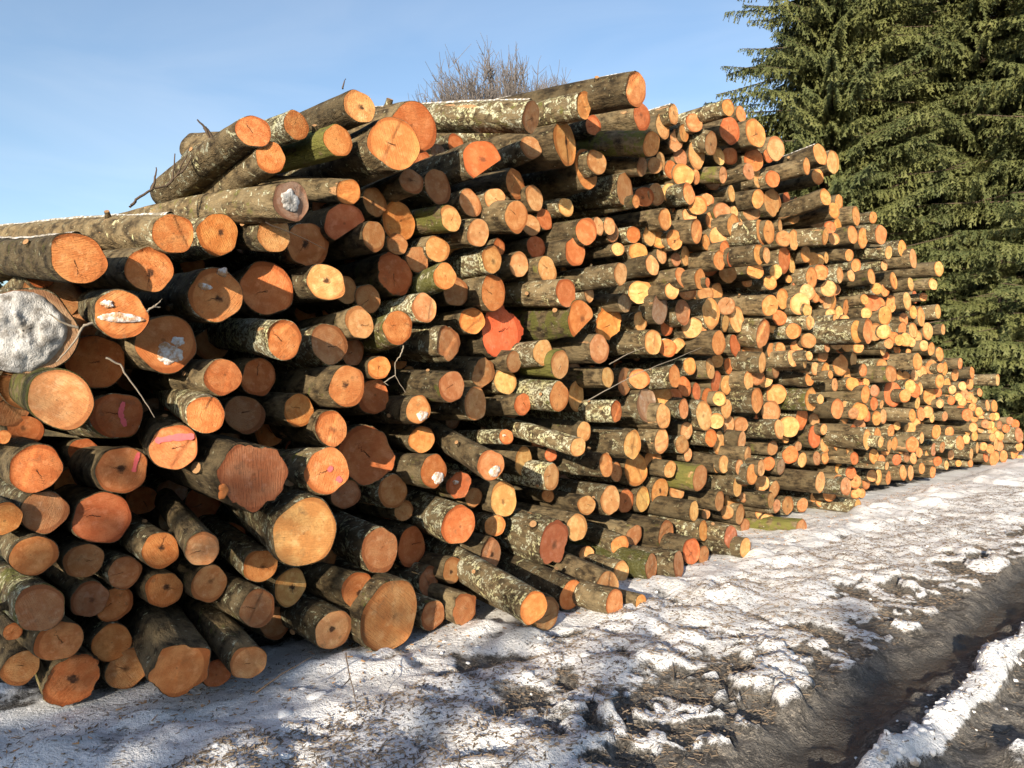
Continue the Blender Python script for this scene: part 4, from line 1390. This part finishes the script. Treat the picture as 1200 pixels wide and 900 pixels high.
# bare tree far behind: limbs fan up from the stem into a dome of fine twigs
def bare_tree(seed, H, RX):
    r = np.random.default_rng(seed); parts = []
    trunk = [tube([(0, 0, -.3), (.1, .05, H * .25), (-.05, .1, H * .45), (.05, 0, H * .7)], [.26, .22, .17, .08], 9)]
    def curve(a, b, lift, n):
        t_ = np.linspace(0, 1, n)[:, None]; m = (a + b) / 2 + np.array([0, 0, -lift]) + r.normal(0, .12, 3) * np.linalg.norm(b - a) * .3
        return a * (1 - t_) ** 2 + 2 * m * t_ * (1 - t_) + b * t_ ** 2
    for i in range(300):
        an = r.uniform(0, 6.28); ph = math.acos(r.uniform(.25, 1)); k_ = r.uniform(.82, 1)
        k_ = r.uniform(.72, 1.); end = np.array([RX * math.sin(ph) * math.cos(an) * k_, RX * math.sin(ph) * math.sin(an) * k_, H * .52 + H * .48 * math.cos(ph) * k_])
        st = np.array([0, 0, r.uniform(.25, .62) * H]); L1 = curve(st, end, r.uniform(.2, 1.), 9)
        parts.append(tube(L1, np.linspace(.075, .014, 9), 5))
        if end[2] < .66 * H and r.random() < .75: continue
        for j in range(17):
            t_ = r.uniform(.3, 1.); b0 = L1[int(t_ * 8)]; out = b0 - np.array([0, 0, H * .45]); out /= np.linalg.norm(out)
            e2 = b0 + (out * .8 + np.array([0, 0, .5]) + r.normal(0, .55, 3)) * r.uniform(.5, 1.1)
            L2 = curve(b0, e2, .08, 5); parts.append(tube(L2, np.linspace(.026, .013, 5), 4))
            for q in range(8):
                b1 = L2[r.integers(1, 5)]; e3 = b1 + (out * .5 + np.array([0, 0, .45]) + r.normal(0, .5, 3)) * r.uniform(.3, .75)
                parts.append(tube(curve(b1, e3, .03, 3), [.016, .013, .009], 3))
    return trunk, parts
tr, br = bare_tree(5, 19.0, 5.8)
e = empty('bare_tree', at(582, 42)); tag(e, 'leafless tree with fine grey twigs rising far behind the topmost thick log', 'tree')
mesh('trunk', *merge(tr), BRANCH, e); mesh('crown', *merge(br), BRANCH, e)

# dry grass on the bank behind the far end
r = np.random.default_rng(12); n = 9000
x = r.uniform(7, 22, n); y = r.uniform(15, 32, n); hh, sn, md, gr, qq, tt = ground_fields(x, y); k_ = (gr > .3) & (x / y > .45); x, y, hh = x[k_], y[k_], hh[k_]; n = len(x)
ln = r.uniform(.15, .5, n); az = r.uniform(0, 6.28, n); lean = r.uniform(.1, .6, n); w = .008
tip = np.stack([x + np.cos(az) * lean * ln, y + np.sin(az) * lean * ln, hh + ln], 1); b1 = np.stack([x - w, y, hh - .03], 1); b2 = np.stack([x + w, y + w, hh - .03], 1)
tag(mesh('grass', np.stack([b1, b2, tip], 1).reshape(-1, 3), np.arange(3 * n).reshape(-1, 3), GRASS, None, False), 'dry brown grass on the bank behind the far end of the pile', 'grass', None, 'stuff')

# a thicket of young conifers and bare shrubs across the track: it shades the ground and the foot of the pile
tv, r_ = [], np.random.default_rng(31)
cv = np.empty(len(s3.children[0].data.vertices) * 3, np.float32); s3.children[0].data.vertices.foreach_get('co', cv); cv = cv.reshape(-1, 3)
for x_, y_, h_ in [(-12.2, -9.5, 6.2), (-10.9, -10, 6.1), (-9.6, -9, 5.9), (-8.5, -9.6, 5.8), (-7.6, -9.1, 5.6), (-6.8, -9.8, 5.5), (-6.0, -9.2, 4.9), (-5.2, -9.9, 4.5), (-4.3, -9.4, 4.1),
                   (-3.0, -9.8, 4.4), (-1.6, -9.2, 4.2), (-.2, -9.9, 4.6), (1.6, -9.4, 4.3), (3.6, -10, 4.4), (5.8, -9.5, 4.7), (8.4, -9.9, 4.6)]:
    k_ = h_ / 5.6; a_ = r_.uniform(0, 6.28); c_, s_ = math.cos(a_), math.sin(a_)
    m_ = cv * [k_ * .75, k_ * .75, k_]
    tv.append(np.stack([m_[:, 0] * c_ - m_[:, 1] * s_ + x_, m_[:, 0] * s_ + m_[:, 1] * c_ + y_, m_[:, 2]], 1))
tv = np.vstack(tv); tf = np.arange(len(tv)).reshape(-1, 3)
tag(mesh('thicket_foliage', tv, tf, NEEDLE, None, False), 'young conifer thicket across the track from the pile', 'thicket', None, 'stuff')


# ------------------------------------------------------------------ light, sky, camera
SUN_EL, SX, SY = math.radians(15), -.341, -.940
w = bpy.data.worlds.new('World'); sc.world = w; w.use_nodes = True
nt = w.node_tree; bg = nt.nodes['Background']; sky = nt.nodes.new('ShaderNodeTexSky'); sky.sky_type = 'NISHITA'; sky.sun_disc = False
sky.sun_elevation = SUN_EL; sky.sun_rotation = math.atan2(SX, SY) % (2 * math.pi); sky.air_density = 1.0; sky.dust_density = 1.0; sky.ozone_density = 2.0
tc = nt.nodes.new('ShaderNodeTexCoord'); mp = nt.nodes.new('ShaderNodeMapping'); mp.inputs['Scale'].default_value = (1.2, 1.2, 5); mp.inputs['Rotation'].default_value = (.2, .3, .5)
nz = nt.nodes.new('ShaderNodeTexNoise'); nz.inputs['Scale'].default_value = 2.2; nz.inputs['Detail'].default_value = 7; nz.inputs['Distortion'].default_value = .6
mr = nt.nodes.new('ShaderNodeMapRange'); mr.inputs['From Min'].default_value = .42; mr.inputs['From Max'].default_value = .75; mr.inputs['To Min'].default_value = .06; mr.inputs['To Max'].default_value = .30
hs_ = nt.nodes.new('ShaderNodeHueSaturation'); hs_.inputs['Saturation'].default_value = .45; hs_.inputs['Value'].default_value = 1.22
mx = nt.nodes.new('ShaderNodeMix'); mx.data_type = 'RGBA'
nt.links.new(tc.outputs['Generated'], mp.inputs[0]); nt.links.new(mp.outputs[0], nz.inputs['Vector']); nt.links.new(nz.outputs['Fac'], mr.inputs['Value'])
nt.links.new(mr.outputs[0], mx.inputs[0]); nt.links.new(sky.outputs[0], mx.inputs[6]); nt.links.new(sky.outputs[0], hs_.inputs['Color']); nt.links.new(hs_.outputs[0], mx.inputs[7])
nt.links.new(mx.outputs[2], bg.inputs[0]); bg.inputs[1].default_value = .125
sl = bpy.data.lights.new('sun', 'SUN'); sl.energy = 5.0; sl.angle = math.radians(.53); sl.color = (1., .86, .66)
so = bpy.data.objects.new('sun', sl); COL.objects.link(so)
sd = Vector((SX * math.cos(SUN_EL), SY * math.cos(SUN_EL), math.sin(SUN_EL)))
so.rotation_euler = sd.to_track_quat('Z', 'Y').to_euler(); so.location = sd * 30
cd = bpy.data.cameras.new('camera'); cam = bpy.data.objects.new('camera', cd); COL.objects.link(cam)
cam.location = (0, 0, CAMZ); cam.rotation_euler = (math.radians(90), 0, 0)
cd.sensor_width = 36; cd.lens = FPX / 1200 * 36; cd.clip_start = .05; cd.clip_end = 2000
sc.camera = cam
vs = sc.view_settings; vs.view_transform = 'Standard'; vs.look = 'None'; vs.exposure = 0.92; vs.gamma = 1; vs.use_curve_mapping = False
